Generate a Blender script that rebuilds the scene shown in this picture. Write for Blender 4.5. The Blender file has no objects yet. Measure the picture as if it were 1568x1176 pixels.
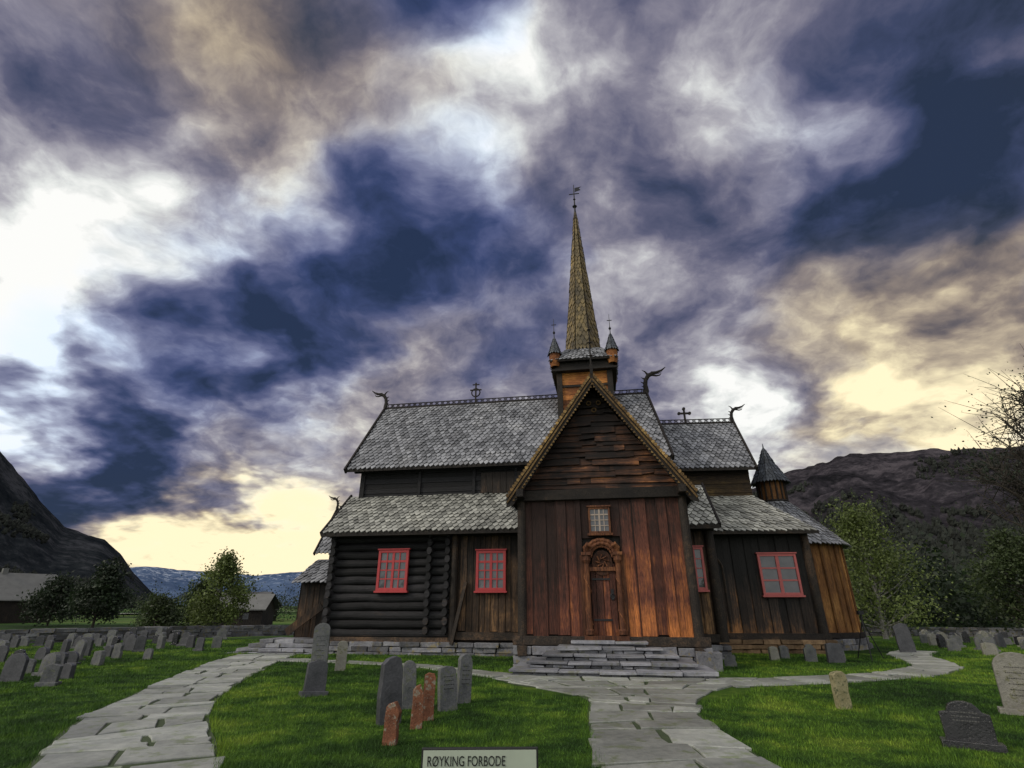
import bpy, math, random
import numpy as np
from mathutils import Vector, Matrix, noise
random.seed(7); np.random.seed(7)
scene=bpy.context.scene
V=Vector
rad=math.radians
# ------------------------------------------------------------------ helpers
class MB:
    def __init__(s): s.v=[];s.f=[];s.t=[]
    def add(s,vs,fs,t=1.0):
        o=len(s.v); s.v.extend([tuple(p) for p in vs]); s.f.extend([tuple(o+i for i in f) for f in fs]); s.t.extend([t]*len(fs))
    def box(s,x0,x1,y0,y1,z0,z1,t=1.0,j=0.0,xf=None):
        vs=[V((x,y,z)) for x in(x0,x1) for y in(y0,y1) for z in(z0,z1)]
        if j: vs=[p+V((random.uniform(-j,j),random.uniform(-j,j),random.uniform(-j,j))) for p in vs]
        if xf: vs=[xf(p) for p in vs]
        s.add(vs,[(0,1,3,2),(4,6,7,5),(0,4,5,1),(2,3,7,6),(0,2,6,4),(1,5,7,3)],t)
    def beam(s,a,b,w,h,t=1.0,up=(0,0,1)):
        a=V(a);b=V(b);d=(b-a).normalized();u=V(up)
        sx=d.cross(u)
        if sx.length<1e-4: sx=d.cross(V((0,1,0)))
        sx.normalize();uu=sx.cross(d).normalized()
        vs=[]
        for p in(a,b):
            for i,k in((-1,-1),(1,-1),(1,1),(-1,1)): vs.append(p+sx*i*w/2+uu*k*h/2)
        s.add(vs,[(0,1,2,3),(7,6,5,4),(0,4,5,1),(1,5,6,2),(2,6,7,3),(3,7,4,0)],t)
    def tube(s,pts,rs,n=10,t=1.0,cap=True,flat=1.0,flatdir=None):
        pts=[V(p) for p in pts]; rings=[]
        ref=V((0,1,0)) if flatdir is None else V(flatdir)
        for i,p in enumerate(pts):
            d=(pts[min(i+1,len(pts)-1)]-pts[max(i-1,0)]).normalized()
            r0=ref if abs(d.dot(ref))<.95 else V((1,0,0))
            a=(r0-d*d.dot(r0)).normalized(); b=d.cross(a).normalized()
            rings.append([p+a*math.cos(2*math.pi*k/n)*rs[i]*flat+b*math.sin(2*math.pi*k/n)*rs[i] for k in range(n)])
        vs=[q for r in rings for q in r]; fs=[]
        for i in range(len(pts)-1):
            for k in range(n): fs.append((i*n+k,i*n+(k+1)%n,(i+1)*n+(k+1)%n,(i+1)*n+k))
        if cap: fs.append(tuple(range(n))[::-1]); fs.append(tuple((len(pts)-1)*n+k for k in range(n)))
        s.add(vs,fs,t)
    def prism(s,poly,y0,y1,t=1.0,fn=None):
        n=len(poly); vs=[V((x,y0,z)) for x,z in poly]+[V((x,y1,z)) for x,z in poly]
        if fn: vs=[fn(p) for p in vs]
        s.add(vs,[tuple(range(n)),tuple(range(2*n-1,n-1,-1))]+[(i,i+n,(i+1)%n+n,(i+1)%n) for i in range(n)],t)
    def lathe(s,c,prof,n=24,t=1.0,a0=0,a1=2*math.pi):
        vs=[];full=abs(a1-a0-2*math.pi)<1e-6; m=n if full else n+1
        for r,z in prof:
            for k in range(m):
                a=a0+(a1-a0)*k/n; vs.append(V((c[0]+r*math.cos(a),c[1]+r*math.sin(a),z)))
        fs=[]
        for i in range(len(prof)-1):
            for k in range(n): fs.append((i*m+k,i*m+(k+1)%m,(i+1)*m+(k+1)%m,(i+1)*m+k))
        s.add(vs,fs,t)
    def build(s,name,mat,parent=None,xf=None,smooth=False,bevel=0):
        me=bpy.data.meshes.new(name)
        vs=s.v if xf is None else [tuple(xf(V(p))) for p in s.v]
        me.from_pydata(vs,[],s.f)
        at=me.attributes.new('tint','FLOAT','FACE'); at.data.foreach_set('value',np.array(s.t,dtype=np.float32))
        me.materials.append(mat); me.update()
        if smooth: me.polygons.foreach_set('use_smooth',[True]*len(me.polygons))
        ob=bpy.data.objects.new(name,me); scene.collection.objects.link(ob)
        if parent: ob.parent=parent
        if bevel:
            m=ob.modifiers.new('b','BEVEL'); m.width=bevel; m.segments=2; m.limit_method='ANGLE'
        return ob
def empty(name,loc=(0,0,0),rz=0):
    e=bpy.data.objects.new(name,None); e.location=loc; e.rotation_euler=(0,0,rz); scene.collection.objects.link(e); return e
# ------------------------------------------------------------------ node helpers
class NT:
    def __init__(s,tree): s.t=tree; s.n=tree.nodes; s.l=tree.links
    def new(s,ty,**k):
        n=s.n.new(ty)
        for a,b in k.items(): setattr(n,a,b)
        return n
    def put(s,sock,val):
        if isinstance(val,bpy.types.NodeSocket): s.l.new(val,sock)
        else: sock.default_value=val
    def math(s,op,a,b=None,c=None,clamp=False):
        n=s.new('ShaderNodeMath',operation=op,use_clamp=clamp); s.put(n.inputs[0],a)
        if b is not None: s.put(n.inputs[1],b)
        if c is not None: s.put(n.inputs[2],c)
        return n.outputs[0]
    def vmath(s,op,a,b=None):
        n=s.new('ShaderNodeVectorMath',operation=op); s.put(n.inputs[0],a)
        if b is not None: s.put(n.inputs[1],b)
        return n.outputs['Value'] if op in('DOT_PRODUCT','LENGTH') else n.outputs[0]
    def noise(s,vec,scale,detail=4,rough=.55,dist=0):
        n=s.new('ShaderNodeTexNoise'); s.put(n.inputs['Vector'],vec); n.inputs['Scale'].default_value=scale
        n.inputs['Detail'].default_value=detail; n.inputs['Roughness'].default_value=rough; n.inputs['Distortion'].default_value=dist
        return n.outputs['Fac']
    def mapping(s,vec,scale=(1,1,1),rot=(0,0,0),loc=(0,0,0)):
        n=s.new('ShaderNodeMapping'); s.put(n.inputs[0],vec); n.inputs['Scale'].default_value=scale; n.inputs['Rotation'].default_value=rot; n.inputs['Location'].default_value=loc
        return n.outputs[0]
    def ramp(s,fac,stops):
        n=s.new('ShaderNodeValToRGB'); s.put(n.inputs[0],fac); el=n.color_ramp.elements
        while len(el)<len(stops): el.new(.5)
        for e,(p,c) in zip(el,stops): e.position=p; e.color=(c[0],c[1],c[2],1) if not isinstance(c,float) else (c,c,c,1)
        return n.outputs[0]
    def mix(s,fac,a,b,bt='MIX'):
        n=s.new('ShaderNodeMix',data_type='RGBA',blend_type=bt); s.put(n.inputs[0],fac)
        for k,x in((6,a),(7,b)):
            if isinstance(x,bpy.types.NodeSocket): s.l.new(x,n.inputs[k])
            else: n.inputs[k].default_value=(x[0],x[1],x[2],1)
        return n.outputs[2]
    def mr(s,v,a,b,c=0,d=1,smooth=False):
        n=s.new('ShaderNodeMapRange'); 
        if smooth: n.interpolation_type='SMOOTHSTEP'
        s.put(n.inputs[0],v)
        for i,x in enumerate((a,b,c,d)): n.inputs[i+1].default_value=x
        return n.outputs[0]
def newmat(name):
    m=bpy.data.materials.new(name); m.use_nodes=True; nt=NT(m.node_tree); nt.n.clear()
    out=nt.new('ShaderNodeOutputMaterial'); p=nt.new('ShaderNodeBsdfPrincipled'); nt.l.new(p.outputs[0],out.inputs[0])
    nt.p=p; nt.m=m; nt.co=nt.new('ShaderNodeTexCoord').outputs['Object']
    at=nt.new('ShaderNodeAttribute',attribute_name='tint'); nt.tint=at.outputs['Fac']
    return nt
def bump(nt,h,st=.4,d=.02):
    b=nt.new('ShaderNodeBump'); b.inputs['Strength'].default_value=st; b.inputs['Distance'].default_value=d; nt.put(b.inputs['Height'],h)
    nt.l.new(b.outputs[0],nt.p.inputs['Normal'])
def wood(name,dark,mid,light,grain='z',mask=(0,0,0,0),k=1.2,rough=.7,yy=None):
    """tarred timber; mask=(ax,az,c) shifts weathering towards light tone"""
    nt=newmat(name)
    sc={'z':(7,7,.5),'x':(.5,7,9),'n':(3,3,3)}[grain]
    tm=nt.new('ShaderNodeCombineXYZ'); nt.put(tm.inputs[0],nt.math('MULTIPLY',nt.tint,13.7)); nt.put(tm.inputs[2],nt.math('MULTIPLY',nt.tint,5.1))
    vv=nt.vmath('ADD',nt.co,tm.outputs[0])
    g=nt.noise(nt.mapping(vv,sc),2.2,6,.7,.4)
    g2=nt.noise(nt.mapping(vv,sc),11,4,.65)
    big=nt.noise(nt.co,.9,4,.6)
    sep=nt.new('ShaderNodeSeparateXYZ'); nt.l.new(nt.co,sep.inputs[0])
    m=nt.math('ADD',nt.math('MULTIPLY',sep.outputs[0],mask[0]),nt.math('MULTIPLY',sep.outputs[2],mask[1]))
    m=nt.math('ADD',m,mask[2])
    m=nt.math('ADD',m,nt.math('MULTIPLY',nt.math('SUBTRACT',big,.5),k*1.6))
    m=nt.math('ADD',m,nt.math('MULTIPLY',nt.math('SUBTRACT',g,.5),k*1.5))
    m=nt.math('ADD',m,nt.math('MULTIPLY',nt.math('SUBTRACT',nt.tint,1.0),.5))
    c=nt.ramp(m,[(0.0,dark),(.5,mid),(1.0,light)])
    c=nt.mix(1,c,nt.mix(nt.mr(g2,.35,.6),(.40,.38,.37),(1.2,1.2,1.2)),'MULTIPLY')
    tn=nt.new('ShaderNodeCombineXYZ')
    for i in range(3): nt.put(tn.inputs[i],nt.math('POWER',nt.tint,1.3))
    c=nt.mix(1,c,tn.outputs[0],'MULTIPLY')
    nt.l.new(c,nt.p.inputs['Base Color']); nt.p.inputs['Roughness'].default_value=rough; nt.p.inputs['Specular IOR Level'].default_value=.3
    bump(nt,nt.math('ADD',g,nt.math('MULTIPLY',g2,.6)),.7,.025)
    return nt.m
def stone(name,c1,c2,scale=3,rough=.85,spec=.3,lich=None,bs=.5):
    nt=newmat(name)
    a=nt.noise(nt.co,scale,6,.65); b=nt.noise(nt.co,scale*7,5,.7)
    f=nt.math('ADD',nt.math('MULTIPLY',a,.6),nt.math('MULTIPLY',b,.4))
    c=nt.mix(nt.mr(f,.35,.65),c1,c2)
    if lich: c=nt.mix(nt.mr(nt.noise(nt.co,scale*2.3,5,.7),.54,.62),c,lich)
    tn=nt.new('ShaderNodeCombineXYZ')
    for i in range(3): nt.l.new(nt.tint,tn.inputs[i])
    c=nt.mix(1,c,tn.outputs[0],'MULTIPLY')
    nt.l.new(c,nt.p.inputs['Base Color']); nt.p.inputs['Roughness'].default_value=rough; nt.p.inputs['Specular IOR Level'].default_value=spec
    bump(nt,nt.math('ADD',a,b),bs,.02)
    return nt.m
def plain(name,c,rough=.6,metal=0,var=.25,scale=8):
    nt=newmat(name); n=nt.noise(nt.co,scale,5,.6)
    cc=nt.mix(n,[x*(1-var) for x in c],[x*(1+var) for x in c])
    nt.l.new(cc,nt.p.inputs['Base Color']); nt.p.inputs['Roughness'].default_value=rough; nt.p.inputs['Metallic'].default_value=metal
    bump(nt,n,.2,.005)
    return nt.m
# ------------------------------------------------------------------ materials
M={}
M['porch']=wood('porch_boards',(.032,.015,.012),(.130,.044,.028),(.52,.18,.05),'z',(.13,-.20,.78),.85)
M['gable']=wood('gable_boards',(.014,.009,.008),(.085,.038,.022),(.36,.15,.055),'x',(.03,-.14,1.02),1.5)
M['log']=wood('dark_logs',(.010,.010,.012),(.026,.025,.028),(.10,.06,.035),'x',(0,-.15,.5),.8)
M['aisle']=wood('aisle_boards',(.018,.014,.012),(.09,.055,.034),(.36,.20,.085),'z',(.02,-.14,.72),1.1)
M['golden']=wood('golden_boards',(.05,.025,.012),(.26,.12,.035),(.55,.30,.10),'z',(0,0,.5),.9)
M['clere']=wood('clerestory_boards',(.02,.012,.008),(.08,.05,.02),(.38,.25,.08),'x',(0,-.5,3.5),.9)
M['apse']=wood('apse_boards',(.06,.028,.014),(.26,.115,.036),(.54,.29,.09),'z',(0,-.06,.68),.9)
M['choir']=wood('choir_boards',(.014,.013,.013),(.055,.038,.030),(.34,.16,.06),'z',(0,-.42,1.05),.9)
M['dark']=wood('tarred_timber',(.010,.008,.008),(.026,.020,.016),(.10,.06,.035),'n',(0,0,.35),.8)
M['tower']=wood('tower_boards',(.05,.022,.012),(.26,.09,.028),(.55,.23,.06),'x',(0,0,.6),1.0)
M['trim']=wood('barge_trim',(.05,.03,.013),(.21,.125,.045),(.42,.28,.10),'n',(0,0,.55),.8)
M['carve']=wood('carved_portal',(.022,.010,.007),(.12,.045,.022),(.34,.14,.05),'z',(0,0,.45),1.0)
def roofmat(name,c1,c2,c3):
    nt=newmat(name)
    a=nt.noise(nt.co,.8,5,.6); b=nt.noise(nt.mapping(nt.co,(14,3,3)),3,5,.7)
    c=nt.ramp(nt.math('ADD',nt.math('MULTIPLY',a,.6),nt.math('MULTIPLY',b,.4)),[(.3,c1),(.52,c2),(.72,c3)])
    tn=nt.new('ShaderNodeCombineXYZ')
    for i in range(3): nt.l.new(nt.tint,tn.inputs[i])
    c=nt.mix(1,c,tn.outputs[0],'MULTIPLY'); nt.l.new(c,nt.p.inputs['Base Color']); nt.p.inputs['Roughness'].default_value=.5
    bump(nt,b,.3,.01); return nt.m
M['roof']=roofmat('roof_shingles',(.13,.135,.15),(.25,.255,.275),(.42,.42,.43))
M['roof2']=roofmat('aisle_shingles',(.19,.19,.175),(.35,.35,.32),(.52,.51,.45))
M['spire']=roofmat('spire_shingles',(.05,.04,.02),(.17,.12,.045),(.40,.28,.10))
M['tshin']=roofmat('turret_shingles',(.03,.035,.045),(.07,.08,.10),(.14,.14,.14))
M['found']=stone('foundation_stone',(.08,.08,.095),(.27,.27,.29),2.2,lich=(.2,.17,.10))
M['found2']=stone('choir_foundation_stone',(.10,.06,.035),(.32,.21,.12),2.5)
M['step']=stone('slate_step',(.12,.125,.15),(.32,.32,.345),1.6,.55,.5,lich=(.17,.17,.14))
M['flag']=stone('flagstone',(.19,.20,.185),(.43,.44,.40),1.3,.5,.5,lich=(.22,.25,.16))
M['red']=plain('red_window_paint',(.42,.04,.045),.55)
M['cream']=plain('cream_paint',(.36,.29,.24),.6)
M['pink']=plain('faded_pink_paint',(.42,.10,.095),.6)
M['iron']=plain('wrought_iron',(.025,.025,.028),.5,.6)
nt=newmat('window_glass'); nt.l.new(nt.mix(nt.noise(nt.co,2.5,2),(.03,.035,.04),(.13,.13,.145)),nt.p.inputs['Base Color'])
nt.p.inputs['Roughness'].default_value=.07; nt.p.inputs['Specular IOR Level'].default_value=.7; bump(nt,nt.noise(nt.co,5,2),.2,.015); M['glass']=nt.m
# ------------------------------------------------------------------ shingle generator
def shing(mb,bl,br,tr,tl,w=.2,rh=.2,th=.022,ov=0):
    bl,br,tr,tl=map(V,(bl,br,tr,tl))
    nrm=(br-bl).cross(tl-bl).normalized() if (br-bl).length>1e-3 else (br-tl).cross(tr-tl).normalized()
    H=((tl+tr)/2-(bl+br)/2).length; nr=max(2,int(round(H/rh)))
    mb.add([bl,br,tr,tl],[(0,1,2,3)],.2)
    for r in range(nr):
        t0=r/nr; t1=min(1,(r+1.5)/nr); tc=t0+.12/nr; tt=t0-.5/nr
        def P(s,t,l): return bl.lerp(tl,t).lerp(br.lerp(tr,t),s)+nrm*l
        n=max(1,int(round((br.lerp(tr,t0)-bl.lerp(tl,t0)).length/w))); off=.5*(r%2)
        for c in range(-(r%2),n):
            s0=max(0,(c+off)/n); s1=min(1,(c+off+1)/n)
            if s1-s0<.2/n: continue
            e=.055/n; s0+=e; s1-=e; sm=(s0+s1)/2; j=random.uniform(-.1,.1)/nr; lf=th*random.uniform(2.2,3.8)
            a=P(s0,t1,th*.4);b=P(s1,t1,th*.4);c1=P(s1,tc+j,lf*.85);tp=P(sm,tt+j,lf);d=P(s0,tc+j,lf*.85)
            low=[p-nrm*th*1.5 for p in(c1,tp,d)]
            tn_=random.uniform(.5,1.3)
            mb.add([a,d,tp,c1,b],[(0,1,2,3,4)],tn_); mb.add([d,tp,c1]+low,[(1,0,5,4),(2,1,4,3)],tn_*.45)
def vboards(mb,x0,x1,z0,z1,y,w=.3,th=.05,rib=True,zj=.03,t=(.7,1.25)):
    x=x0;i=0
    while x<x1-.02:
        ww=min(w*random.uniform(.75,1.25),x1-x)
        if x1-x-ww<.08: ww=x1-x
        zt=z1(x+ww/2) if callable(z1) else z1
        d=th*(1.0 if i%2 else .5)+random.uniform(0,.012)
        mb.box(x+.006,x+ww-.006,y-d,y+.02,z0+random.uniform(-zj,zj),zt,random.uniform(*t))
        if rib: mb.tube([(x,y-d*.9,z0+.02),(x,y-d*.9,zt-.01)],[.022,.022],8,random.uniform(*t)*.8)
        x+=ww;i+=1
def courses(mb,x0,x1,y0,y1,z0,z1,n,xf=None,wr=(.35,1.1)):
    h=(z1-z0)/n
    for i in range(n):
        x=x0
        while x<x1-.01:
            w=min(random.uniform(*wr),x1-x)
            if x1-x-w<.15: w=x1-x
            mb.box(x+.012,x+w-.012,y0+random.uniform(-.06,.06),y1,z0+i*h+.008,z0+(i+1)*h-.008,random.uniform(.45,1.3),.018,xf)
            x+=w
def window(parent,name,xc,zc,w,h,y,nc,nr,fm,mm,fw=.08,mw=.03,xf=None):
    e=empty(name); e.parent=parent
    a=MB(); x0,x1,z0,z1=xc-w/2,xc+w/2,zc-h/2,zc+h/2
    a.box(x0,x0+fw,y-.11,y,z0,z1);a.box(x1-fw,x1,y-.11,y,z0,z1)
    a.box(x0+fw+.001,x1-fw-.001,y-.108,y,z1-fw,z1-.002);a.box(x0-.05,x1+.05,y-.15,y,z0-.07,z0-.002);a.box(x0+fw+.001,x1-fw-.001,y-.108,y,z0,z0+fw)
    a.box(x0-.04,x1+.04,y-.14,y,z1+.002,z1+.05)
    a.build('casing',fm,e,xf,bevel=.006)
    m=MB(); gx0,gx1,gz0,gz1=x0+fw,x1-fw,z0+fw,z1-fw
    for i in range(1,nc):
        x=gx0+(gx1-gx0)*i/nc; ww=mw*(2.2 if (nc>=3 and i==nc//2) or nc==2 else 1); m.box(x-ww/2,x+ww/2,y-.092,y-.05,gz0,gz1)
    for i in range(1,nr):
        z=gz0+(gz1-gz0)*i/nr; ww=mw*(1.8 if nc>=4 and i==nr-1-(nr>4) else 1); m.box(gx0,gx1,y-.086,y-.052,z-ww/2,z+ww/2)
    m.build('muntins',mm,e,xf)
    g=MB()
    for i in range(nc):
        for j in range(nr):
            t=random.uniform(-.008,.008)
            g.add([(gx0+(gx1-gx0)*i/nc,y-.058+t,gz0+(gz1-gz0)*j/nr),(gx0+(gx1-gx0)*(i+1)/nc,y-.058-t,gz0+(gz1-gz0)*j/nr),(gx0+(gx1-gx0)*(i+1)/nc,y-.058,gz0+(gz1-gz0)*(j+1)/nr),(gx0+(gx1-gx0)*i/nc,y-.058+t,gz0+(gz1-gz0)*(j+1)/nr)],[(0,1,2,3)])
    g.build('panes',M['glass'],e,xf)
def crest(mb,x0,x1,y,z,u=.3,h=.2):
    mb.box(x0,x1,y-.06,y+.06,z-.10,z+.03,.8)
    n=int((x1-x0)/u); u=(x1-x0)/n
    for i in range(n):
        a=x0+i*u
        pts=[(a+u/2+math.cos(q)*u*.36,y,z+.03+h*.45+math.sin(q)*h*.45) for q in np.linspace(0,2*math.pi,9)]
        mb.tube(pts,[.022]*9,5,.8,cap=False)
        mb.beam((a+u,y,z+.02),(a+u,y,z+h*.95),.03,.05,.8)
    mb.box(x0,x1,y-.025,y+.025,z+h*.92,z+h*.92+.035,.8)
def dragon(mb,p,s=1,sc=1.0,t=.8):
    P=lambda x,z:(p[0]+s*x*sc,p[1],p[2]+z*sc)
    mb.tube([P(-.35,-.35),P(-.1,-.1),P(0,.15),P(-.02,.42),P(.02,.66),P(.15,.86),P(.32,.93)],[.13*sc,.15*sc,.12*sc,.095*sc,.09*sc,.10*sc,.09*sc],10,t,flat=.6)
    mb.tube([P(.28,.95),P(.5,.98),P(.72,1.06),P(.9,1.2)],[.09*sc,.06*sc,.045*sc,.015*sc],8,t,flat=.6)
    mb.tube([P(.28,.88),P(.48,.82),P(.62,.84),P(.7,.92)],[.06*sc,.04*sc,.03*sc,.012*sc],8,t,flat=.6)
    mb.tube([P(.4,.91),P(.6,.93),P(.74,.99)],[.02*sc,.018*sc,.006*sc],6,t)
    mb.tube([P(.12,.9),P(.02,1.05),P(-.1,1.12)],[.05*sc,.03*sc,.008*sc],6,t)
    for k,(x,z) in enumerate([(-.1,.3),(-.12,.5),(-.08,.7)]): mb.tube([P(x+.05,z),P(x-.08,z+.08)],[.04*sc,.008*sc],6,t)
# ================================================================== CHURCH
RZ=rad(-9.5)
church=empty('stave_church',(2.75,16.5,0),RZ)
AY=3.35
b=MB(); b.box(-10.25,3.6,AY+.03,12.2,.35,4.2,.9); b.box(-10.2,2.6,4.8,10.8,4.0,7.2,.8); b.build('nave_core',M['dark'],church)
l=MB(); nlog=12; z0=.52; lh=(4.15-z0)/nlog
for i in range(nlog):
    z=z0+lh*(i+.5); t=random.uniform(.6,1.45)
    xs=np.linspace(-10.55,-5.62,9); l.tube([(x,AY-.04+random.uniform(-.02,.02),z+random.uniform(-.016,.016)) for x in xs],[lh*.50*random.uniform(.93,1.05) for _ in xs],12,t,flat=.75)
    for cx in(-10.32,-6.45,-5.75):
        l.tube([(cx,AY+.4,z+lh*.4),(cx,AY-.34+random.uniform(-.05,.05),z+lh*.4)],[lh*.46,lh*.44],10,random.uniform(.8,1.6),flat=.75,flatdir=(1,0,0))
l.build('log_wall',M['log'],church,smooth=False)
a=MB(); vboards(a,-5.55,-3.0,.75,4.15,AY,.27,.05); vboards(a,2.45,3.62,.75,4.15,AY,.25,.05); a.build('aisle_board_wall',M['aisle'],church)
a=MB(); vboards(a,-3.02,-2.45,.75,4.15,AY-.03,.22,.05); a.build('aisle_golden_boards',M['golden'],church)
a=MB()
a.box(-10.5,-5.5,AY-.16,AY+.1,.40,.56,1.6,.01); a.box(-5.5,-2.4,AY-.2,AY+.1,.50,.74,1.5,.01);a.box(2.4,3.8,AY-.2,AY+.1,.50,.74,1.2,.01)
a.tube([(-5.5,AY-.12,.5),(-5.5,AY-.12,4.1)],[.15,.13],12,1.2); a.tube([(3.72,AY-.05,.5),(3.72,AY-.05,4.15)],[.19,.16],14,1.1)
a.beam((-5.45,AY-.35,.35),(-5.05,AY-.12,2.4),.1,.12,1.4,(1,0,0)); a.beam((-2.62,AY-.2,.55),(-2.62,AY-.2,4.1),.14,.12,1.4)
a.box(-10.6,3.9,AY-.22,AY-.02,4.06,4.2,.9)
a.build('aisle_posts_and_sills',M['dark'],church)
f=MB(); courses(f,-10.6,3.9,AY-.28,AY+.4,-.25,.42,4); f.build('foundation',M['found'],church,bevel=.012)
window(church,'log_wall_window',-7.87,2.84,1.2,1.45,AY-.16,4,4,M['red'],M['red'],.10,.042)
window(church,'aisle_window',-4.11,2.80,1.12,1.4,AY-.07,4,4,M['red'],M['red'],.10,.042)
window(church,'side_window',3.12,2.80,.62,1.4,AY-.07,2,4,M['pink'],M['pink'])
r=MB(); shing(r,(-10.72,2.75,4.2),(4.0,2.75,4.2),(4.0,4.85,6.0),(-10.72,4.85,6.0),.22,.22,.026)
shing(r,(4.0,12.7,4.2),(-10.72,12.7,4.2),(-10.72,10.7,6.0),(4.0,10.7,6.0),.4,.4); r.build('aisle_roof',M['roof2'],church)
e=MB(); e.beam((-10.74,2.7,4.13),(4.02,2.7,4.13),.05,.14,.9); e.beam((-10.76,2.7,4.16),(-10.76,4.9,6.04),.07,.16,.8); e.beam((4.04,2.7,4.16),(4.04,4.9,6.04),.07,.16,.8)
for x in np.arange(-10.5,4,.75): e.beam((x,2.8,4.1),(x,3.4,4.3),.09,.1,.7)
e.build('aisle_eaves',M['dark'],church)
c=MB()
for k in range(6):
    z=5.85+k*.21; c.box(-10.25,2.62,4.70-.02*(k%2),4.8,z,z+.2,random.uniform(.7,1.4))
c.box(-10.3,-10.1,4.62,4.9,5.7,7.1,1.0); c.box(2.5,2.7,4.62,4.9,5.7,7.1,1.0)
for x in(-7.6,-5.2,-3.4): c.box(x-.06,x+.06,4.62,4.72,5.85,7.1,1.3)
c.box(-10.6,2.8,4.55,4.68,6.98,7.12,.8)
c.build('clerestory_wall',M['log'],church)
c=MB(); vboards(c,-4.9,-2.6,5.95,6.8,4.66,.3,.03,False,t=(1.0,1.4)); c.build('clerestory_light_boards',M['aisle'],church)
NRY=7.8
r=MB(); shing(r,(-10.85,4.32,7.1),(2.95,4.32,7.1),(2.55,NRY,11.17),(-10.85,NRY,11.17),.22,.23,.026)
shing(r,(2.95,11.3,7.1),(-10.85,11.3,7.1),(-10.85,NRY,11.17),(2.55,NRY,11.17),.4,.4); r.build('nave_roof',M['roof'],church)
e=MB()
for x,x2 in((-10.88,-10.88),(2.98,2.58)):
    e.beam((x,4.22,7.0),(x2,NRY,11.2),.08,.24,.9); e.beam((x,11.4,7.0),(x2,NRY,11.2),.08,.24,.9)
e.beam((-10.9,4.28,7.03),(3.0,4.28,7.03),.05,.12,.9)
for sgn,x in((-1,-10.2),(1,2.3)):
    e.add([(x,4.9,7.1),(x,10.7,7.1),(x,NRY,11.0)],[(0,1,2)],.8)
crest(e,-10.8,-1.7,NRY,11.22); crest(e,1.0,2.45,NRY,11.22)
dragon(e,(-10.9,NRY,11.15),-1,.95); dragon(e,(2.6,NRY,11.15),1,1.15)
cx=-6.0; e.beam((cx,NRY,11.2),(cx,NRY,12.35),.07,.07); e.beam((cx-.3,NRY,11.95),(cx+.3,NRY,11.95),.06,.06,1,(0,0,1)); e.beam((cx-.18,NRY,12.25),(cx+.18,NRY,12.25),.05,.05)
e.tube([(cx+.22*math.cos(q),NRY,11.8+.22*math.sin(q)) for q in np.linspace(0,2*math.pi,17)],[.035]*17,6,cap=False)
e.build('nave_roof_trim',M['dark'],church)
w=MB(); vboards(w,-12.75,-10.3,.35,2.6,5.3,.28,.05); w.box(-12.75,-10.3,5.32,10.0,.1,2.6,.8); w.box(-12.1,-10.3,6.1,9.2,2.5,3.9,.9)
w.beam((-12.9,4.9,.6),(-11.6,5.1,1.6),.08,.30,.9,(0,0,1)); w.build('west_porch_walls',M['aisle'],church)
r=MB(); shing(r,(-13.0,4.9,2.5),(-10.3,4.9,2.5),(-10.3,6.1,3.5),(-12.6,6.1,3.5),.2,.2); shing(r,(-12.6,5.8,3.75),(-10.3,5.8,3.75),(-10.3,7.6,5.95),(-12.75,7.6,5.95),.2,.2)
shing(r,(-10.3,9.4,3.75),(-12.6,9.4,3.75),(-12.75,7.6,5.95),(-10.3,7.6,5.95),.3,.3); r.add([(-12.1,6,3.7),(-12.1,9.2,3.7),(-12.1,7.6,5.8)],[(0,1,2)],.4)
r.build('west_porch_roof',M['roof'],church)
e=MB(); dragon(e,(-12.8,7.6,5.95),-1,.6); crest(e,-12.7,-10.3,7.6,5.98,.3,.14); e.beam((-12.65,5.75,3.7),(-12.78,7.6,6.0),.06,.14); e.build('west_porch_trim',M['dark'],church)
s=MB()
for i in range(4): courses(s,-13.3-.25*i,-10.5,2.6-.35*i+1.2,5.2,-.1+.13*(3-i),.03+.13*(3-i),1)
s.build('west_steps',M['step'],church,bevel=.01)
# --- PORCH (transept front)
HW=2.47
b=MB(); b.box(-HW+.02,HW-.02,.03,5,.4,4.75,.9); b.add([(-HW,.04,4.7),(HW,.04,4.7),(0,.04,8.4)],[(0,1,2)],.5); b.build('porch_core',M['dark'],church)
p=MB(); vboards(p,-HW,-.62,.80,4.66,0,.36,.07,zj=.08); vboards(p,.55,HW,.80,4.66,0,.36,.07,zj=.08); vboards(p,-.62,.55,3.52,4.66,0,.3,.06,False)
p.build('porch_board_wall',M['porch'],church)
t=MB(); t.tube([(-HW,-.03,.55),(-HW,-.03,4.7)],[.14,.13],14,1.2); t.tube([(HW,-.03,.55),(HW,-.03,4.7)],[.14,.13],14,1.2)
t.box(-2.75,2.75,-.16,.02,.56,.80,1.3,.01)
t.box(-2.62,2.62,-.20,.02,4.66,4.98,.9); 
for x in(-2.45,2.45): t.box(x-.11,x+.11,-.62,.0,4.72,4.95,1.0); t.box(x-.14,x+.14,-.3,.0,.3,.55,1.3,.02)
t.build('porch_frame',M['dark'],church,bevel=.01)
g=MB(); z=4.99;k=0; APX=8.42; slope=(APX-4.9)/2.55
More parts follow.
